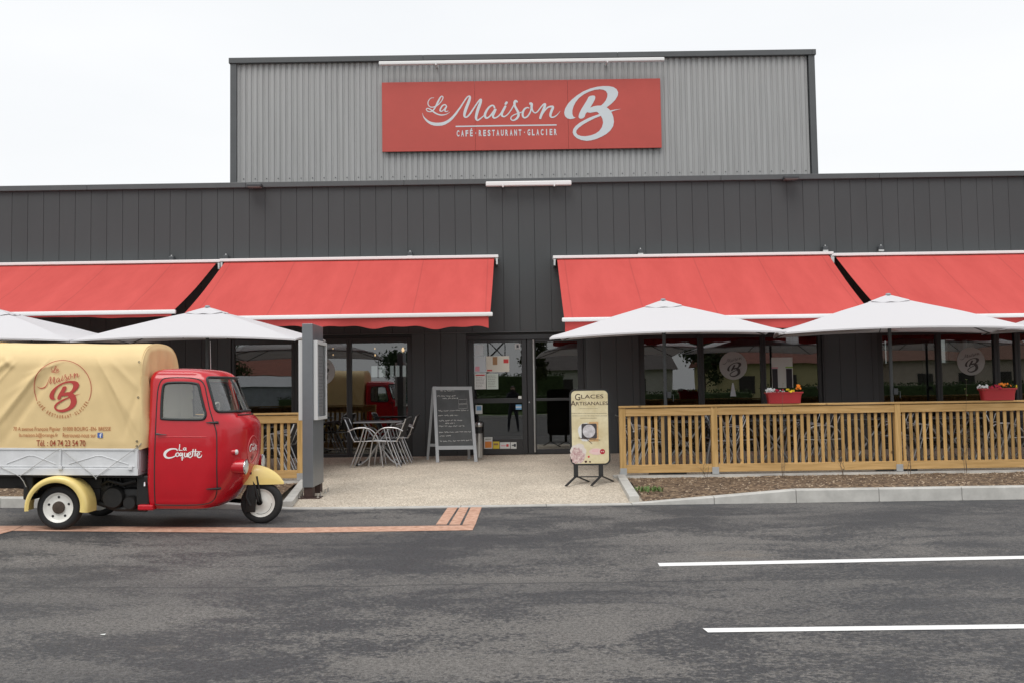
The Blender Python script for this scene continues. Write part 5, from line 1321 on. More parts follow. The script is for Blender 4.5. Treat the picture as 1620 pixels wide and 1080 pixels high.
# script: La Coquette (traced)
def k1(l): return [(x, y, w) for x, y, w in l]
COQ = [k1([(548, 700, 20), (535, 672, 26), (470, 662, 28), (390, 675, 40), (320, 715, 54), (283, 770, 58), (295, 825, 48), (350, 855, 34), (430, 848, 26), (500, 818, 20), (540, 790, 14)]),
       k1([(560, 745, 20), (525, 765, 22), (515, 800, 22), (545, 825, 20), (580, 805, 20), (585, 765, 20), (560, 745, 20)]),
       k1([(575, 800, 14), (610, 800, 14), (655, 772, 18), (625, 752, 20), (600, 775, 22), (612, 810, 20), (650, 800, 18)]),
       k1([(662, 755, 24), (660, 820, 26), (655, 900, 24)]), k1([(632, 855, 12), (660, 852, 14), (695, 856, 12)]),
       k1([(708, 752, 24), (702, 800, 24), (722, 832, 22), (750, 810, 20), (760, 755, 24), (758, 800, 24), (765, 832, 22)]),
       k1([(785, 800, 18), (825, 785, 20), (832, 755, 20), (805, 745, 22), (782, 775, 26), (790, 825, 26), (830, 845, 22), (870, 810, 18)]),
       k1([(888, 678, 26), (880, 745, 28), (876, 812, 26)]), k1([(940, 678, 26), (934, 745, 28), (930, 812, 26)]), k1([(825, 728, 12), (930, 718, 14), (1065, 722, 14)]),
       k1([(975, 800, 18), (1015, 788, 20), (1028, 755, 20), (1000, 745, 22), (972, 775, 26), (980, 822, 28), (1020, 848, 24), (1060, 825, 20), (1075, 790, 12)]),
       k1([(602, 568, 18), (598, 630, 20), (590, 690, 22), (625, 692, 16), (660, 698, 12)]),
       k1([(735, 650, 16), (705, 640, 18), (680, 665, 20), (700, 690, 18), (730, 670, 18)]), k1([(738, 645, 18), (732, 675, 20), (745, 692, 16)])]
def doormap(x, y, of):
    u, v = 240+x/13.5, 660+y/13.5; p = tl(u, v, -.55); return (p.x, surf_y(p.x, p.z, .001+of), p.z)
mb = MB(); of = 0
for s_ in COQ: ribbon(mb, s_, doormap, 1, .001+of, 4, .0008); of += .0002
mb.build('door_lettering', mat('white_vinyl', (.85, .84, .82), .45), truck, normals=False)
def bmap(x, y, of):
    return surf_n(bq+(x-660)/820*.22, bz+.03-(y-740)/340*.13, .004+of)
mb = MB(); of = 0
for s_ in COQ: ribbon(mb, s_, bmap, 1, .001+of, 3, .0008); of += .0002
mb.build('badge_lettering', MATS['white_vinyl'], truck, normals=False)
mb = MB(); of = .001
LBm = lambda uu, vv, of: surf_n(bq+(uu-937.7)/50*.045, bz-.085-(vv-180)/50*.036, .004+of)
logo(mb, LBm, 'B'); mb.build('badge_emblem', M_tyel if False else mat('dark_red_vinyl', (.22, .005, .01), .5), truck, normals=False)

# front mudguard
def fend(x0, x1, prof, hw0, zb, m, nm, front=True):
    N = 20; mb = MB(); rows_ = []
    for i in range(N+1):
        t = i/N; x = x0+(x1-x0)*t; zt_ = prof(x); w = hw0(t); row = []
        lean = (1-t)
        for j in range(17):
            a = math.pi*j/16; zz = zb+.02*t*0+(zt_-zb)*math.sin(a)**.75; yy = -w*math.cos(a)*(1 if abs(math.cos(a)) < .999 else 1)
            # rear edge slants backwards towards the bottom
            xs_ = x-(0.095*(1-t))*(1-math.sin(a)**.75); row.append((xs_, yy, zz))
        rows_.append(row)
    for r_ in rows_: mb.v += [Vector(p) for p in r_]
    for i in range(N):
        for j in range(16): mb.f.append((i*17+j, (i+1)*17+j, (i+1)*17+j+1, i*17+j+1))
    return mb.build(nm, m, truck, smooth=50)
def fprof(x):
    pts = [(1.80, .60), (1.925, .640), (2.0, .636), (2.06, .622), (2.12, .60), (2.18, .566), (2.235, .52), (2.27, .475), (2.287, .452)]
    for a, b in zip(pts, pts[1:]):
        if x <= b[0]: return a[1]+(b[1]-a[1])*(x-a[0])/(b[0]-a[0])
    return .452
fend(1.925, 2.287, fprof, lambda t: .105*(1-t**2.2*.93), .428, M_tyel, 'front_mudguard')
fend(1.79, 1.917, lambda x: .56+.6*(x-1.79), lambda t: .098, .425, mat('orange_paint', (.62, .16, .04), .4), 'mudguard_skirt')
# wheels
def wheel(x, y, z, r, w, nm, side=-1, front=False):
    prof = [(r*.66, -w*.40), (r*.72, -w*.48), (r*.84, -w*.5), (r*.94, -w*.43), (r*.985, -w*.30), (r, -w*.1), (r, w*.1), (r*.985, w*.30), (r*.94, w*.43), (r*.84, w*.5), (r*.72, w*.48), (r*.66, w*.40)]
    t = MB().lathe((x, y, z), prof, 48, 'y').build(nm, M_tyre, truck, smooth=50)
    rp = [(r*.68, .49), (r*.66, .45), (r*.60, .41), (r*.56, .33), (r*.45, .30), (r*.30, .30), (r*.27, .34), (r*.0, .34)]
    for s_ in (-1, 1):
        MB().lathe((x, y, z), [(a, s_*b*w) for a, b in rp], 40, 'y').build('rim', M_rim, t, smooth=35)
    if not front:
        MB().lathe((x, y, z), [(r*.285, side*w*.345), (r*.28, side*w*.42), (r*.20, side*w*.46), (0, side*w*.46)], 20, 'y').build('hub', mat('rusty_hub', (.07, .05, .035), .6, var=.4, vscale=30), t, smooth=35)
        for i in range(5):
            a = R(20+72*i); MB().lathe((x+r*.47*math.cos(a), y, z+r*.47*math.sin(a)), [(.013, side*w*.30), (.013, side*w*.34), (0, side*w*.34)], 8, 'y').build('wheel_nut', M_oil, t)
    return t
wheel(.086, -.48, .229, .228, .115, 'rear_wheel', -1); wheel(.086, .50, .229, .228, .115, 'rear_wheel', 1)
fw = wheel(2.05, 0, .226, .226, .105, 'front_wheel', -1, True)
mb = MB(); mb.tube([(1.94, -.075, .56), (2.0, -.085, .38), (2.035, -.085, .245)], [.018, .018, .016], 8); mb.tube([(2.01, -.085, .52), (2.06, -.09, .26)], .012, 8)
mb.lathe((2.045, 0, .235), [(.03, -.10), (.03, -.065), (0, -.101)], 12, 'y'); mb.bbox(1.90, 2.0, -.10, -.06, .13, .42, .02); mb.tube([(1.95, -.09, .2), (1.90, -.09, .3), (1.93, -.08, .45)], .02, 8)
mb.tube([(1.94, .075, .56), (2.0, .085, .38), (2.035, .085, .245)], .018, 8); mb.tube([(1.93, 0, .62), (1.97, 0, .48)], .03, 8)
mb.build('front_fork', M_oil, truck, smooth=40)
MB().tube([(2.05+.12*math.cos(a), -.058, .226+.12*math.sin(a)) for a in [R(-110+10*i) for i in range(12)]], .0025, 5).build('brake_cable', M_black, truck)
# rear mudguard arches
for s_ in (-1, 1):
    mb = MB(); N = 36
    for i in range(N+1):
        a = R(184-190*i/N); k = i/N; cx_, cz_ = .098, .222
        ro = .325+.012*math.sin(math.pi*k); ri = ro-.050-.03*k
        sec = [(ri, -.615), (ri+.02, -.628), (ro-.015, -.625), (ro, -.60), (ro+.002, -.55), (ro, -.40)]
        for (r_, y_) in sec: mb.v.append(Vector((cx_+r_*math.cos(a), -s_*y_ if s_ > 0 else y_, cz_+r_*math.sin(a))))
    for i in range(N):
        for j in range(5): mb.f.append((i*6+j, i*6+j+1, (i+1)*6+j+1, (i+1)*6+j))
    mb.build('rear_mudguard', M_tyel, truck, smooth=60)
# chassis and engine
mb = MB(); mb.bbox(-.72, 1.02, -.32, -.26, .40, .52, .01); mb.bbox(-.72, 1.02, .26, .32, .40, .52, .01)
for x in (-.6, -.1, .4, .85): mb.bbox(x, x+.07, -.259, .259, .41, .5, .01)
mb.tube([(.086, -.44, .229), (.086, .44, .229)], .04, 12); mb.bbox(-.30, -.20, -.5, .5, .30, .555, .02); mb.bbox(-.70, .93, -.5, .5, .535, .566, .005)
mb.bbox(.86, 1.0, -.48, .48, .24, .56, .02)
mb.build('chassis', M_oil, truck)
mb = MB(); mb.bbox(.42, .70, -.34, .1, .26, .50, .04); mb.bbox(.68, .93, -.40, .0, .22, .42, .05); mb.lathe((.60, -.36, .32), [(0, -.08), (.10, -.08), (.12, -.04), (.12, .05), (0, .05)], 24, 'y')
mb.lathe((.79, -.42, .27), [(0, -.06), (.06, -.06), (.075, -.03), (.075, .05), (0, .05)], 20, 'y'); mb.tube([(.45, -.35, .45), (.55, -.42, .5), (.7, -.42, .46), (.85, -.44, .5)], .02, 8)
mb.tube([(.40, -.3, .25), (.62, -.38, .2), (.95, -.4, .2)], .028, 8)
for i in range(6): mb.bbox(.44+i*.04, .455+i*.04, -.37, -.1, .44, .53, .002)
mb.bbox(.25, .42, -.30, .2, .24, .46, .04)
mb.build('engine', M_oil, truck, smooth=35)
mb = MB(); mb.tube([(.955, -.5, .49), (.96, -.52, .45)], .010, 8); mb.build('fuel_cap', M_chrome, truck)
mb = MB(); mb.bbox(.90, 1.06, -.54, .54, .205, .262, .02); mb.build('sill', M_tred, truck)
# spare wheel carrier and hooks at the tail
mb = MB(); mb.lathe((-.62, -.1, .50), [(0, -.02), (.10, -.02), (.11, 0), (.11, .04), (0, .04)], 16, 'y'); mb.tube([(-.78, -.2, .55), (-.5, -.3, .42), (-.28, -.35, .40)], .014, 6); mb.tube([(-.30, -.5, .54), (-.26, -.52, .46), (-.24, -.5, .4)], .008, 6)
mb.build('tow_gear', M_oil, truck, smooth=40)
# cargo bed
XB0, XB1 = -.80, .905; ZB0, ZB1 = .565, .845
mb = MB()
for s_ in (-1, 1):
    y0, y1 = (.52, .548); ya, yb__ = (s_*y1, s_*y0) if s_ < 0 else (s_*y0, s_*y1)
    mb.bbox(XB0, XB1, ya, yb__, ZB0+.055, ZB1, .004)
    def out(d): return (-.548-d, -.5482) if s_ < 0 else (.5482, .548+d)
    o = out(.016); mb.bbox(XB0, XB1, *o, ZB0+.0, ZB0+.072, .006); o = out(.010); mb.bbox(XB0, XB1, *o, ZB1-.022, ZB1-.001, .004)
    for x in (XB0+.01, .085, XB1-.035): o = out(.014); mb.bbox(x, x+.026, *o, ZB0+.0725, ZB1-.0225, .004)
    o = out(.006); mb.bbox(XB0+.04, .08, *o, ZB0+.085, ZB0+.095, .002); mb.bbox(.115, XB1-.04, *o, ZB0+.085, ZB0+.095, .002)
    for (xa, xb_) in ((-.45, .05), (.19, .80)):
        yy_ = s_*.551; xm = (xa+xb_)/2; mb.tube([(xa, yy_, ZB0+.115), (xm-.03, yy_, ZB0+.20), (xm+.03, yy_, ZB0+.20), (xb_, yy_, ZB0+.115)], .0035, 6)
mb.bbox(XB0, XB1-.0, -.519, .519, ZB0+.0, ZB0+.03, .004)
mb.bbox(XB1-.025, XB1+.003, -.5195, .5195, ZB0+.031, ZB1, .004); mb.bbox(XB0, XB0+.025, -.5195, .5195, ZB0+.031, ZB1, .004)
mb.build('cargo_bed', M_twhite, truck)
for x in (.103, .82, -.55): MB().bbox(x-.012, x+.03, -.585, -.565, ZB0+.058, ZB0+.10, .006).build('latch', M_twhite, truck)
# tarpaulin
TPX0, TPX1 = -.80, .915
def tprof(v):
    pts = [(-.556, .832), (-.560, 1.1), (-.560, 1.4), (-.556, 1.62), (-.548, 1.735), (-.50, 1.83), (-.40, 1.905), (-.22, 1.945), (0, 1.955), (.22, 1.945), (.40, 1.905), (.50, 1.83), (.548, 1.735), (.556, 1.62), (.560, 1.4), (.560, 1.1), (.556, .832)]
    n = len(pts)-1; q = v*n; i = min(int(q), n-1); t = q-i; a, b = pts[i], pts[i+1]
    p0 = pts[max(i-1, 0)]; p3 = pts[min(i+2, n)]
    return tuple(.5*((2*a[k])+(-p0[k]+b[k])*t+(2*p0[k]-5*a[k]+4*b[k]-p3[k])*t*t+(-p0[k]+3*a[k]-3*b[k]+p3[k])*t**3) for k in (0, 1))
def ridge(x, z, x0, z0, x1, z1, w, amp):
    dx, dz = x1-x0, z1-z0; l = math.hypot(dx, dz); t = ((x-x0)*dx+(z-z0)*dz)/l/l; d = ((x-x0)*dz-(z-z0)*dx)/l
    if t < -.15 or t > 1.15: return 0
    e = math.sin(math.pi*max(0, min(1, (t+.15)/1.3))); return amp*e*math.exp(-(d/w)**2)
RG = [(-.08, 1.72, -.62, .98, .012, .012), (-.40, 1.72, -.70, 1.35, .012, .010), (.46, 1.74, .90, 1.02, .014, .009), (.56, 1.60, .88, .92, .012, .008), (.08, 1.73, -.30, 1.60, .01, .008), (-.2, .95, .75, .90, .012, .005), (-.10, 1.70, -.60, 1.05, .035, .020), (-.02, 1.62, -.48, .92, .04, -.016), (.02, 1.72, -.45, 1.40, .03, .012), (-.45, 1.75, -.62, 1.62, .03, .02), (-.52, 1.80, -.42, 1.68, .03, .02), (.50, 1.72, .86, 1.10, .05, .014), (.42, 1.66, .70, 1.0, .05, -.010), (.60, 1.74, .90, 1.45, .03, .010), (-.65, 1.5, -.5, .95, .05, .015), (.75, 1.0, .9, 1.5, .03, -.008), (-.3, .86, .3, .88, .02, .004)]
def tarp(u, v):
    x = TPX0+(TPX1-TPX0)*u; y, z = tprof(v)
    s_ = sum(ridge(x, z, *r_) for r_ in RG)+.005*noise.noise(Vector((x*2.5, z*2.5, v*3)))+.0025*noise.noise(Vector((x*9, z*7, 1)))
    top = math.sin(math.pi*v)**6
    sag = -.008*math.sin(math.pi*((x-.1)*1.4) % math.pi)*top-.005*top*abs(math.sin((x+.2)*3.5))
    if z < .9: s_ *= max(0, (z-.83)/.07)
    e = min(1, max(0, (u-.965)/.035)); 
    if e > 0 and z > 1.5: z -= .012*e*e
    return (x, y+(s_ if y > .4 else -s_ if y < -.4 else 0), z+sag+(s_*.3 if abs(y) <= .4 else 0))
mb = MB().grid(tarp, 150, 150); tp_side = mb.build('tarpaulin', M_tarp, truck, smooth=True)
def front(u, v):
    a = tprof(.5*(1-u)) if False else None
    y, z = tprof(v*1.0); cx0, cz0 = 0.0, 1.15
    k = u; bulge = .035*math.sin(math.pi*min(1, k*1.0))*.8
    rr_ = .03*(1-math.cos(min(1, k/.10)*math.pi/2)) if False else 0
    yy_ = y+(cx0-y)*k; zz = z+(cz0-z)*k
    w = .012*math.sin(yy_*26+zz*4)*max(0, 1-abs(zz-1.2)*.9)*min(1, k*6)
    corner = .03*min(1, k/.07)
    return (TPX1-.012+corner+w+.01*noise.noise(Vector((yy_*5, zz*4, 0)))*min(1, k*5), yy_*(1-.02*min(1, k/.05)*0), zz)
mb = MB().grid(front, 40, 150); mb.build('tarpaulin_front', M_tarp, truck, smooth=True)
def back(u, v): p = front(u, v); return (TPX0-(p[0]-TPX1), p[1], p[2])
mb = MB().grid(back, 12, 60); mb.build('tarpaulin_back', M_tarp, truck, smooth=True)
# front flap hanging over the bed corner
def flap(u, v):
    z = 1.60-.77*v; w = .045+.055*v*(1+.2*math.sin(z*14)); x = TPX1-.004+w*u*.9; y = -.558-.004+.10*u*u+.02*math.sin(z*9+u*2)*u
    return (x, y, z+.03*u*v)
mb = MB().grid(flap, 8, 30); mb.build('tarpaulin_flap', M_tarp, truck, smooth=True)
# eyelets and lashing rope
for z in (1.74, 1.375, .92, .87): MB().tube([(TPX1-.03+.009*math.cos(R(a)), -.566, z+.009*math.sin(R(a))) for a in range(0, 360, 40)], .003, 5, closed=True).build('eyelet', M_darkm, truck)
mb = MB(); yr = -.572
pts = [(-.78, .60), (-.52, .655), (-.30, .553), (.09, .835), (.11, .838), (.475, .545), (.87, .842)]
rp = [(x, yr-.002*(i % 2), z) for i, (x, z) in enumerate(pts)]
for a_, b_ in zip(rp, rp[1:]): mb.tube([a_, b_], .0032, 6); mb.tube([(.87, yr, .842), (.905, -.575, .86), (.93, -.56, .90)], .004, 6)
mb.tube([(-.52, yr-.004, .655), (-.78, yr-.004, .80)], .0042, 6); mb.tube([(-.30, yr, .553), (-.27, -.55, .50), (-.25, -.53, .44)], .0045, 6); mb.tube([(.475, yr, .545), (.48, -.565, .53)], .007, 6)
mb.build('lashing_rope', mat('grey_rope', (.45, .45, .44), .8), truck)
# printed tarpaulin artwork
M_rprint = mat('red_tarp_print', (.50, .055, .045), .6); M_oprint = mat('orange_tarp_print', (.45, .13, .04), .6)
YT = -.566
tuck = {}
def tside(x, z, of):  # follow the tarpaulin surface
    s_ = sum(ridge(x, z, *r_) for r_ in RG)+.005*noise.noise(Vector((x*2.5, z*2.5, 0)))
    return (x, -.560-max(s_, -.02)-.0045-of*1.5, z)
def px(u, v, of=0): p = tl(u, v, -.562); return tside(p.x, p.z, of)
def cp2(x, y): return x/7.715, 560+y/7.715
mb = MB()
BX = lambda uu, vv, of: px(103.3+(uu-937.7)*.553, 626.4+(vv-180)*.574, of+.0005)
logo(mb, BX, 'B')
mb.build('print_emblem', M_rprint, truck, normals=False)
mb = MB()
def MAm(uu, vv, of):
    # rotate and shrink the word, swash start -> (58.3,608.6), tail end -> (127,590.5)
    ax_, ay_ = uu-668.4, vv-181; a = -.258+.02; s_ = .327
    X, Y = ax_*math.cos(a)-ay_*math.sin(a), ax_*math.sin(a)+ay_*math.cos(a); return px(58.3+X*s_, 609.8+Y*s_*1.0, of)
ofs = .001
for s_ in MA: ribbon(mb, s_, MAm, .9, ofs, 4, .0008); ofs += .0002
def LAm(uu, vv, of):
    ax_, ay_ = uu-694, vv-168; a = -.20; s_ = .36
    X, Y = ax_*math.cos(a)-ay_*math.sin(a), ax_*math.sin(a)+ay_*math.cos(a); return px(88+X*s_, 584+Y*s_, of)
for s_ in LA: ribbon(mb, s_, LAm, 1.1, ofs, 4, .0008); ofs += .0002
mb.build('print_script', M_rprint, truck, normals=False)
mb = MB(); cu_, cv_, rr_ = 99.4, 614.6, 45.2
pts = []
for i in range(91):
    a = R(157-(157+337-360-0)*0)+0
a0, a1 = R(204), R(-24)
pts = [(cu_+rr_*math.cos(a0+(a1-a0)*i/90), cv_-rr_*math.sin(a0+(a1-a0)*i/90), .95) for i in range(91)]
ribbon(mb, pts, lambda x, y, of: px(x, y, of), 1, .001, 1, .0)
mb.build('print_ring', M_rprint, truck, normals=False)
mb = MB(); S_ = 'CAFÉ · RESTAURANT · GLACIER'; vt, ft = text_pts(S_, .03); ax_ = 0; bx2 = 1
A0, A1 = R(206), R(334); Rb = 46.5
def arcm(x, z):
    t = (x-ax_)/(bx2-ax_); a = A0+(A1-A0)*t; r_ = Rb-z*5.6; return px(cu_+r_*math.cos(a), cv_-r_*math.sin(a), .0012)
slot_text(mb, 'CAFÉ·RESTAURANT·GLACIER', arcm, 0, 1, 0, 1, .02, .5); mb.build('print_caption', M_oprint, truck, normals=False)
def tline(mb, s_, u0, u1, v0, v1, bold=0):
    text(mb, s_, u0, u1, -v1, -v0, lambda x, z: px(x, -z, .001), bold)
for (s_, u0_, u1_, v0_, v1_, nm_) in (('70 A avenue François Pignier  01000 BOURG -EN- BRESSE', 20.5, 175.5, 674.4, 682.4, 'print_address'), ('la.maison.b@orange.fr', 30.5, 92, 684, 691.8, 'print_email'), ('Retrouvez-nous sur', 99.5, 152, 684.2, 691, 'print_slogan')):
    mb = MB(); tline(mb, s_, u0_, u1_, v0_, v1_); mb.build(nm_, M_oprint, truck, normals=False)
mb = MB(); tline(mb, 'Tél. : 04 74 23 54 70', 58, 135.5, 695.2, 705, .012); mb.build('print_phone', mat('brown_red_print', (.35, .06, .02), .6), truck, normals=False)
mb = MB(); mb.add([px(154.5, 691.5, .001), px(162.8, 691.5, .001), px(162.8, 683.5, .001), px(154.5, 683.5, .001)], [(0, 1, 2, 3)]); sq = mb.build('print_logo_square', mat('blue_print', (.07, .14, .42), .5), truck, normals=False)
mb = MB(); tline(mb, 'f', 157.8, 161.6, 684.4, 691.4, .02)
for v_ in mb.v: v_.y -= .002
mb.build('print_logo_letter', MATS['white_vinyl'], truck, normals=False)
bpy.context.view_layer.update()

# ================= behind the viewer: seen mirrored in the panes =================
def house(x, y, w, d, he, hr, wallc, roofc, label, wins_):
    t = empty('house', (x, y, -.25), 0, label, 'house', 'houses across the street, mirrored in the panes')
    MB().box(-w/2, w/2, -d/2, d/2, 0, he).build('wall', mat('house_wall_%d' % int(wallc[0]*100+wallc[2]*10), wallc, .9, var=.08), t)
    MB().add([(-w/2-.4, d/2+.5, he-.1), (w/2+.4, d/2+.5, he-.1), (w/2+.4, 0, he+hr), (-w/2-.4, 0, he+hr), (-w/2-.4, -d/2-.5, he-.1), (w/2+.4, -d/2-.5, he-.1)], [(0, 1, 2, 3), (3, 2, 5, 4), (0, 3, 4), (1, 5, 2)]).build('roof', mat('house_roof_%d' % int(roofc[0]*100), roofc, .8, var=.2, vscale=3), t)
    for (a, b, c, e) in wins_: 
        wn = MB().box(a, b, d/2+.001, d/2+.05, c, e).build('window', M_frame, t); MB().box(a+.06, b-.06, d/2+.051, d/2+.06, c+.06, e-.06).build('pane', M_inner, wn)
W2 = [(-3.5, -2.4, 1.0, 2.2), (-.6, .6, .1, 2.2), (2.2, 3.4, 1.0, 2.2)]
house(7.2, -42, 11, 8, 3.0, 1.6, (.62, .60, .56), (.10, .085, .08), 'white house with a dark roof mirrored in the right door leaf', W2)
house(19.5, -34, 10, 8, 3.1, 1.6, (.55, .48, .26), (.22, .08, .055), 'pale yellow house with a red brown roof mirrored in the right windows', W2)
house(33, -36, 11, 8, 3.2, 1.8, (.50, .42, .36), (.20, .10, .07), 'beige house with a brown roof mirrored in the far right windows', W2)
house(-24, -46, 12, 8, 3.0, 1.8, (.5, .45, .38), (.25, .08, .05), 'beige house with a red roof mirrored in the left windows', W2)
t = empty('shed', (-16.5, -22, -.25), 0, 'long low white shed mirrored in the left window beside the totem', 'shed')
MB().box(-4.5, 4.5, -2, 2, 0, 1.9).build('wall', mat('shed_wall', (.32, .34, .37), .7, var=.15), t); MB().add([(-4.7, 2.2, 1.85), (4.7, 2.2, 1.85), (4.3, 0, 2.5), (-4.3, 0, 2.5), (-4.7, -2.2, 1.85), (4.7, -2.2, 1.85)], [(0, 1, 2, 3), (3, 2, 5, 4), (0, 3, 4), (1, 5, 2)]).build('roof', mat('shed_roof', (.45, .47, .50), .6), t)
M_hedge = mat('hedge_leaves', (.045, .075, .02), .8, var=.5, vscale=9); M_bark = mat('bark', (.12, .09, .07), .9)
def leafcloud(fnp, n, s_, seed):
    r = random.Random(seed); mb = MB()
    for i in range(n):
        c = Vector(fnp(r)); a = Vector((r.uniform(-1, 1), r.uniform(-1, 1), r.uniform(-1, 1))).normalized()*s_*r.uniform(.6, 1.3); b = a.cross(Vector((r.uniform(-1, 1), r.uniform(-1, 1), r.uniform(-1, 1)))).normalized()*s_*.5
        mb.add([c-a, c+b, c+a, c-b], [(0, 1, 2, 3)])
    return mb
def hedge(x0, x1, y, h, label, seed):
    t = empty('hedge', ((x0+x1)/2, y, -.24), 0, label, 'hedge'); w = (x1-x0)/2
    MB().bbox(-w+.1, w-.1, -.4, .4, 0, h-.15, .1).build('core', M_hedge, t)
    leafcloud(lambda r: (r.uniform(-w, w), .45*r.choice((-1, 1))+r.uniform(-.1, .1), r.uniform(0, h)) if r.random() < .7 else (r.uniform(-w, w), r.uniform(-.45, .45), h-.12+r.uniform(-.1, .15)), int(w*260), .09, seed).build('foliage', M_hedge, t)
hedge(1, 14, -19, 1.25, 'clipped hedge mirrored in the door and near right windows', 1)
hedge(15, 34, -21, 1.5, 'clipped hedge mirrored in the far right windows', 2)
hedge(-14, 0, -20, 1.2, 'clipped hedge mirrored in the left windows', 3)
def tree(x, y, h, cr_, label, seed, con=False, name='tree'):
    t = empty(name, (x, y, -.24), 0, label, 'tree', 'trees across the street, mirrored in the panes'); r = random.Random(seed)
    mb = MB(); mb.tube([(0, 0, 0), (.1, 0, h*.3), (0, .1, h*.6), (.05, 0, h*.95)], [h*.028, h*.02, h*.012, .02], 10)
    tips = []
    for i in range(16):
        z = h*r.uniform(.3, .85); a = r.uniform(0, 6.28); l_ = cr_*r.uniform(.5, 1)*(1-(z/h-.3) if con else 1)
        e = Vector((math.cos(a)*l_, math.sin(a)*l_, z+l_*(.1 if con else .5))); mb.tube([(0, 0, z*.9), (e.x*.5, e.y*.5, (z*.9+e.z)/2+.1), e], [h*.009, h*.006, .01], 6); tips.append(e)
    mb.build('trunk', M_bark, t)
    def fp(r):
        e = r.choice(tips); s_ = cr_*.33; return (e.x*r.uniform(.5, 1.05)+r.gauss(0, s_*.5), e.y*r.uniform(.5, 1.05)+r.gauss(0, s_*.5), e.z+r.gauss(0, s_*.45))
    leafcloud(fp, 3400, .13, seed).build('crown', mat('tree_leaves_%d' % seed, (.035+.01*(seed % 3), .065+.01*(seed % 2), .02), .8, var=.5, vscale=6), t)
tree(-21, -31, 6.5, 2.2, 'broad dark tree mirrored in the left window', 5, True, 'conifer_tree'); tree(-9, -38, 4.5, 1.8, 'bushy tree mirrored between the totem and the table', 6); tree(-4.5, -30, 4.6, 2.0, 'dense tree mirrored above the lone table', 7)
tree(1.4, -24, 5.2, 1.0, 'slender young tree mirrored in the right door leaf', 8); tree(27, -45, 7, 2.6, 'large tree mirrored behind the beige house', 9); tree(13.5, -30, 5, 1.7, 'tree mirrored in the window beside the entrance', 10)
hedge(-5, 3.5, -27, 2.5, 'tall dark hedge mirrored behind the photographer in the left door leaf', 4)
tree(-33, -40, 7, 3, 'large tree mirrored at the far left', 11)
# lattice pylon
t = empty('power_pylon', (-1.6, -60, -.3), 0, 'lattice power pylon mirrored at the top of the left door leaf', 'pylon'); mb = MB()
for (sx, sy) in ((-1, -1), (1, -1), (1, 1), (-1, 1)): mb.tube([(sx*1.3, sy*1.3, 0), (sx*.25, sy*.25, 13)], .05, 5)
for i in range(8):
    z0, z1 = i*1.6, (i+1)*1.6; w0, w1 = 1.3-1.05*z0/13, 1.3-1.05*z1/13
    for sy in (-1, 1): mb.tube([(-w0, sy*w0, z0), (w1, sy*w1, z1)], .04, 4); mb.tube([(w0, sy*w0, z0), (-w1, sy*w1, z1)], .03, 4)
for z in (9.5, 11.5): mb.tube([(-2.4, 0, z), (2.4, 0, z)], .06, 4); mb.tube([(-2.4, 0, z), (0, 0, z+.8), (2.4, 0, z)], .04, 4)
mb.build('lattice', M_darkm, t)

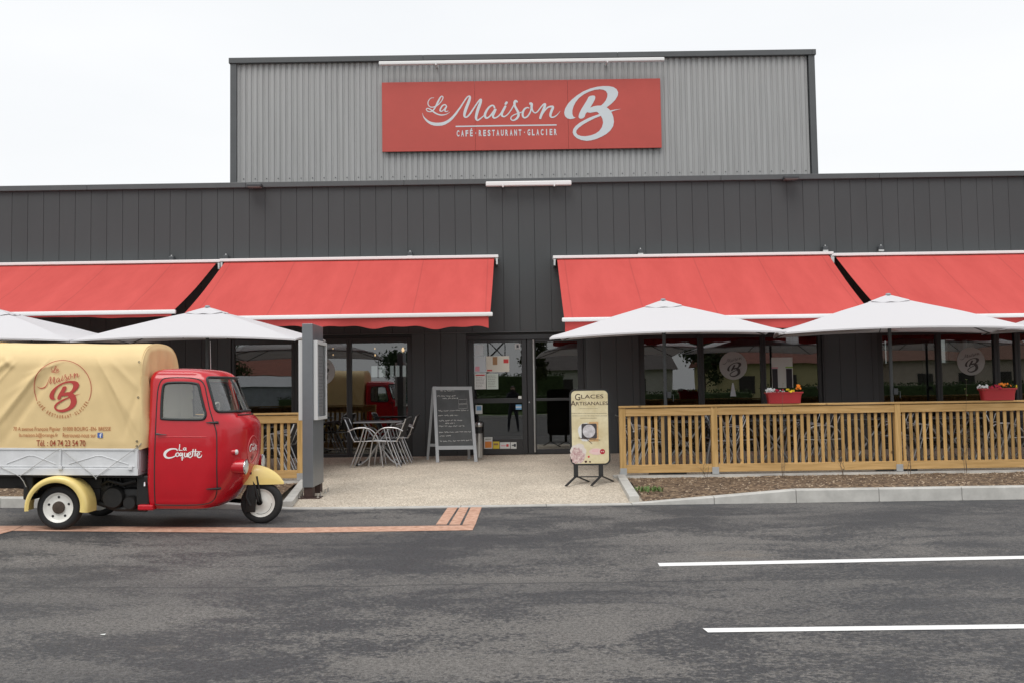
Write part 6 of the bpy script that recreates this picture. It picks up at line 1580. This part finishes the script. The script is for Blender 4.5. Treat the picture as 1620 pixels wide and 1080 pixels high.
# ================= the photographer, mirrored in the left door leaf =================
def photographer():
    gzz = gz(0, 0); me = bpy.data.meshes.new('person')
    # joints: (x, y, z above ground, radius x, radius y)
    J = [(0, -.30, .93, .155, .115), (0, -.29, 1.10, .135, .10), (0, -.28, 1.28, .165, .115), (0, -.27, 1.40, .15, .10), (0, -.25, 1.49, .055, .055), (0, -.20, 1.57, .075, .09), (0, -.20, 1.66, .07, .088),
         (-.09, -.30, .86, .092, .092), (-.14, -.28, .48, .062, .062), (-.17, -.30, .10, .042, .045), (-.18, -.20, .035, .042, .032), (-.19, -.10, .025, .035, .024),
         (.09, -.30, .86, .092, .092), (.14, -.29, .48, .062, .062), (.18, -.31, .10, .042, .045), (.19, -.21, .035, .042, .032), (.20, -.11, .025, .035, .024),
         (-.18, -.27, 1.37, .06, .06), (-.26, -.20, 1.15, .045, .045), (-.20, -.08, 1.30, .038, .038), (-.095, -.045, 1.47, .030, .026),
         (.18, -.27, 1.37, .06, .06), (.26, -.20, 1.15, .045, .045), (.20, -.08, 1.30, .038, .038), (.095, -.045, 1.47, .030, .026)]
    E_ = [(0, 1), (1, 2), (2, 3), (3, 4), (4, 5), (5, 6), (0, 7), (7, 8), (8, 9), (9, 10), (10, 11), (0, 12), (12, 13), (13, 14), (14, 15), (15, 16), (3, 17), (17, 18), (18, 19), (19, 20), (3, 21), (21, 22), (22, 23), (23, 24)]
    # fingers and thumbs curled forward round the camera body
    for s_, root in ((-1, 20), (1, 24)):
        for k in range(4):
            b = len(J); z = 1.515-.018*k; ln = (.9, 1.0, .95, .8)[k]
            J.append((s_*.088, -.04, z-.01, .0095, .0095)); J.append((s_*.075, -.025, z+.004, .009, .009)); J.append((s_*(.075-.035*ln), -.020, z+.004, .008, .008)); E_ += [(root, b), (b, b+1), (b+1, b+2)]
        b = len(J); J.append((s_*.078, -.075, 1.47, .011, .011)); J.append((s_*.055, -.085, 1.485, .010, .010)); E_ += [(root, b), (b, b+1)]
    me.from_pydata([(x, y, z) for x, y, z, a, b in J], E_, []); ob = bpy.data.objects.new('person', me); COL.objects.link(ob); ob.location = (0, 0, gzz)
    sm = ob.modifiers.new('skin', 'SKIN'); sm.use_smooth_shade = True
    for v, j in zip(me.skin_vertices[0].data, J): v.radius = (j[3], j[4])
    me.skin_vertices[0].data[0].use_root = True
    ss = ob.modifiers.new('sub', 'SUBSURF'); ss.levels = 2; ss.render_levels = 2
    me.materials.append(mat('dark_clothing', (.03, .032, .04), .85, var=.2, vscale=8))
    tag(ob, 'person in dark clothes holding a camera to the eyes, mirrored in the left door leaf', 'person')
    def sub(mb, nm, m, **k): return mb.build(nm, m, ob, **k)
    sk = mat('skin', (.42, .26, .19), .6)
    # face mask: forehead, nose, lips, ears
    mb = MB(); hx, hy, hz = 0, -.195, 1.605
    def face(u, v):
        a = R(-80+160*u); z = -.115+.20*v; w = (.076*math.sqrt(max(.05, 1-(z/.14)**2))); y = .096*math.sqrt(max(.05, 1-(z/.15)**2))
        nose = .022*math.exp(-(a/.16)**2)*math.exp(-((z+.022)/.028)**2); lip = .006*math.exp(-(a/.3)**2)*math.exp(-((z+.068)/.012)**2); brow = .005*math.exp(-((z-.022)/.012)**2); eye = -.008*(math.exp(-((abs(a)-.42)/.16)**2))*math.exp(-((z-.003)/.012)**2)
        r_ = 1+(nose+lip+brow+eye)/.09; return (hx+w*math.sin(a)*r_, hy+y*math.cos(a)*r_, hz+z)
    mb.grid(face, 28, 24)
    for s_ in (-1, 1): mb.lathe((s_*.079, hy, hz-.01), [(0, -.02), (.014, -.012), (.016, .0), (.012, .014), (0, .02)], 10, 'z')
    sub(mb, 'face', sk, smooth=True)
    mb = MB(); 
    for s_ in (-1, 1): mb.lathe((s_*.033, hy+.083, hz+.004), [(0, -.010), (.009, -.006), (.012, 0), (.009, .006), (0, .010)], 10, 'z')
    sub(mb, 'eyes', mat('eye_white', (.6, .58, .55), .3), smooth=True)
    mb = MB()
    def hair(u, v):
        a = R(75+210*u); z = -.05+.155*v; w = .088*math.sqrt(max(0.01, 1-(max(z, 0)/.115)**2)); return (hx+w*math.sin(a), hy+1.15*w*math.cos(a), hz+z)
    mb.grid(hair, 24, 14); mb.grid(lambda u, v: (hx+.088*math.sin(6.283*u)*math.cos(R(90*v)), hy+.10*math.cos(6.283*u)*math.cos(R(90*v)), hz+.045+.062*math.sin(R(90*v))), 24, 8)
    sub(mb, 'hair', mat('dark_hair', (.03, .02, .015), .6), smooth=True)
    mb = MB(); mb.bbox(-.065, .065, -.082, -.032, 1.475-.0, 1.555, .012); mb.bbox(-.03, .03, -.08, -.04, 1.556, 1.58, .008); mb.lathe((0, 0, 1.515), [(.035, -.032), (.037, -.022), (.035, -.018), (.026, -.017), (0, -.02)], 20, 'y')
    sub(mb, 'camera', M_black)
    return ob
photographer()
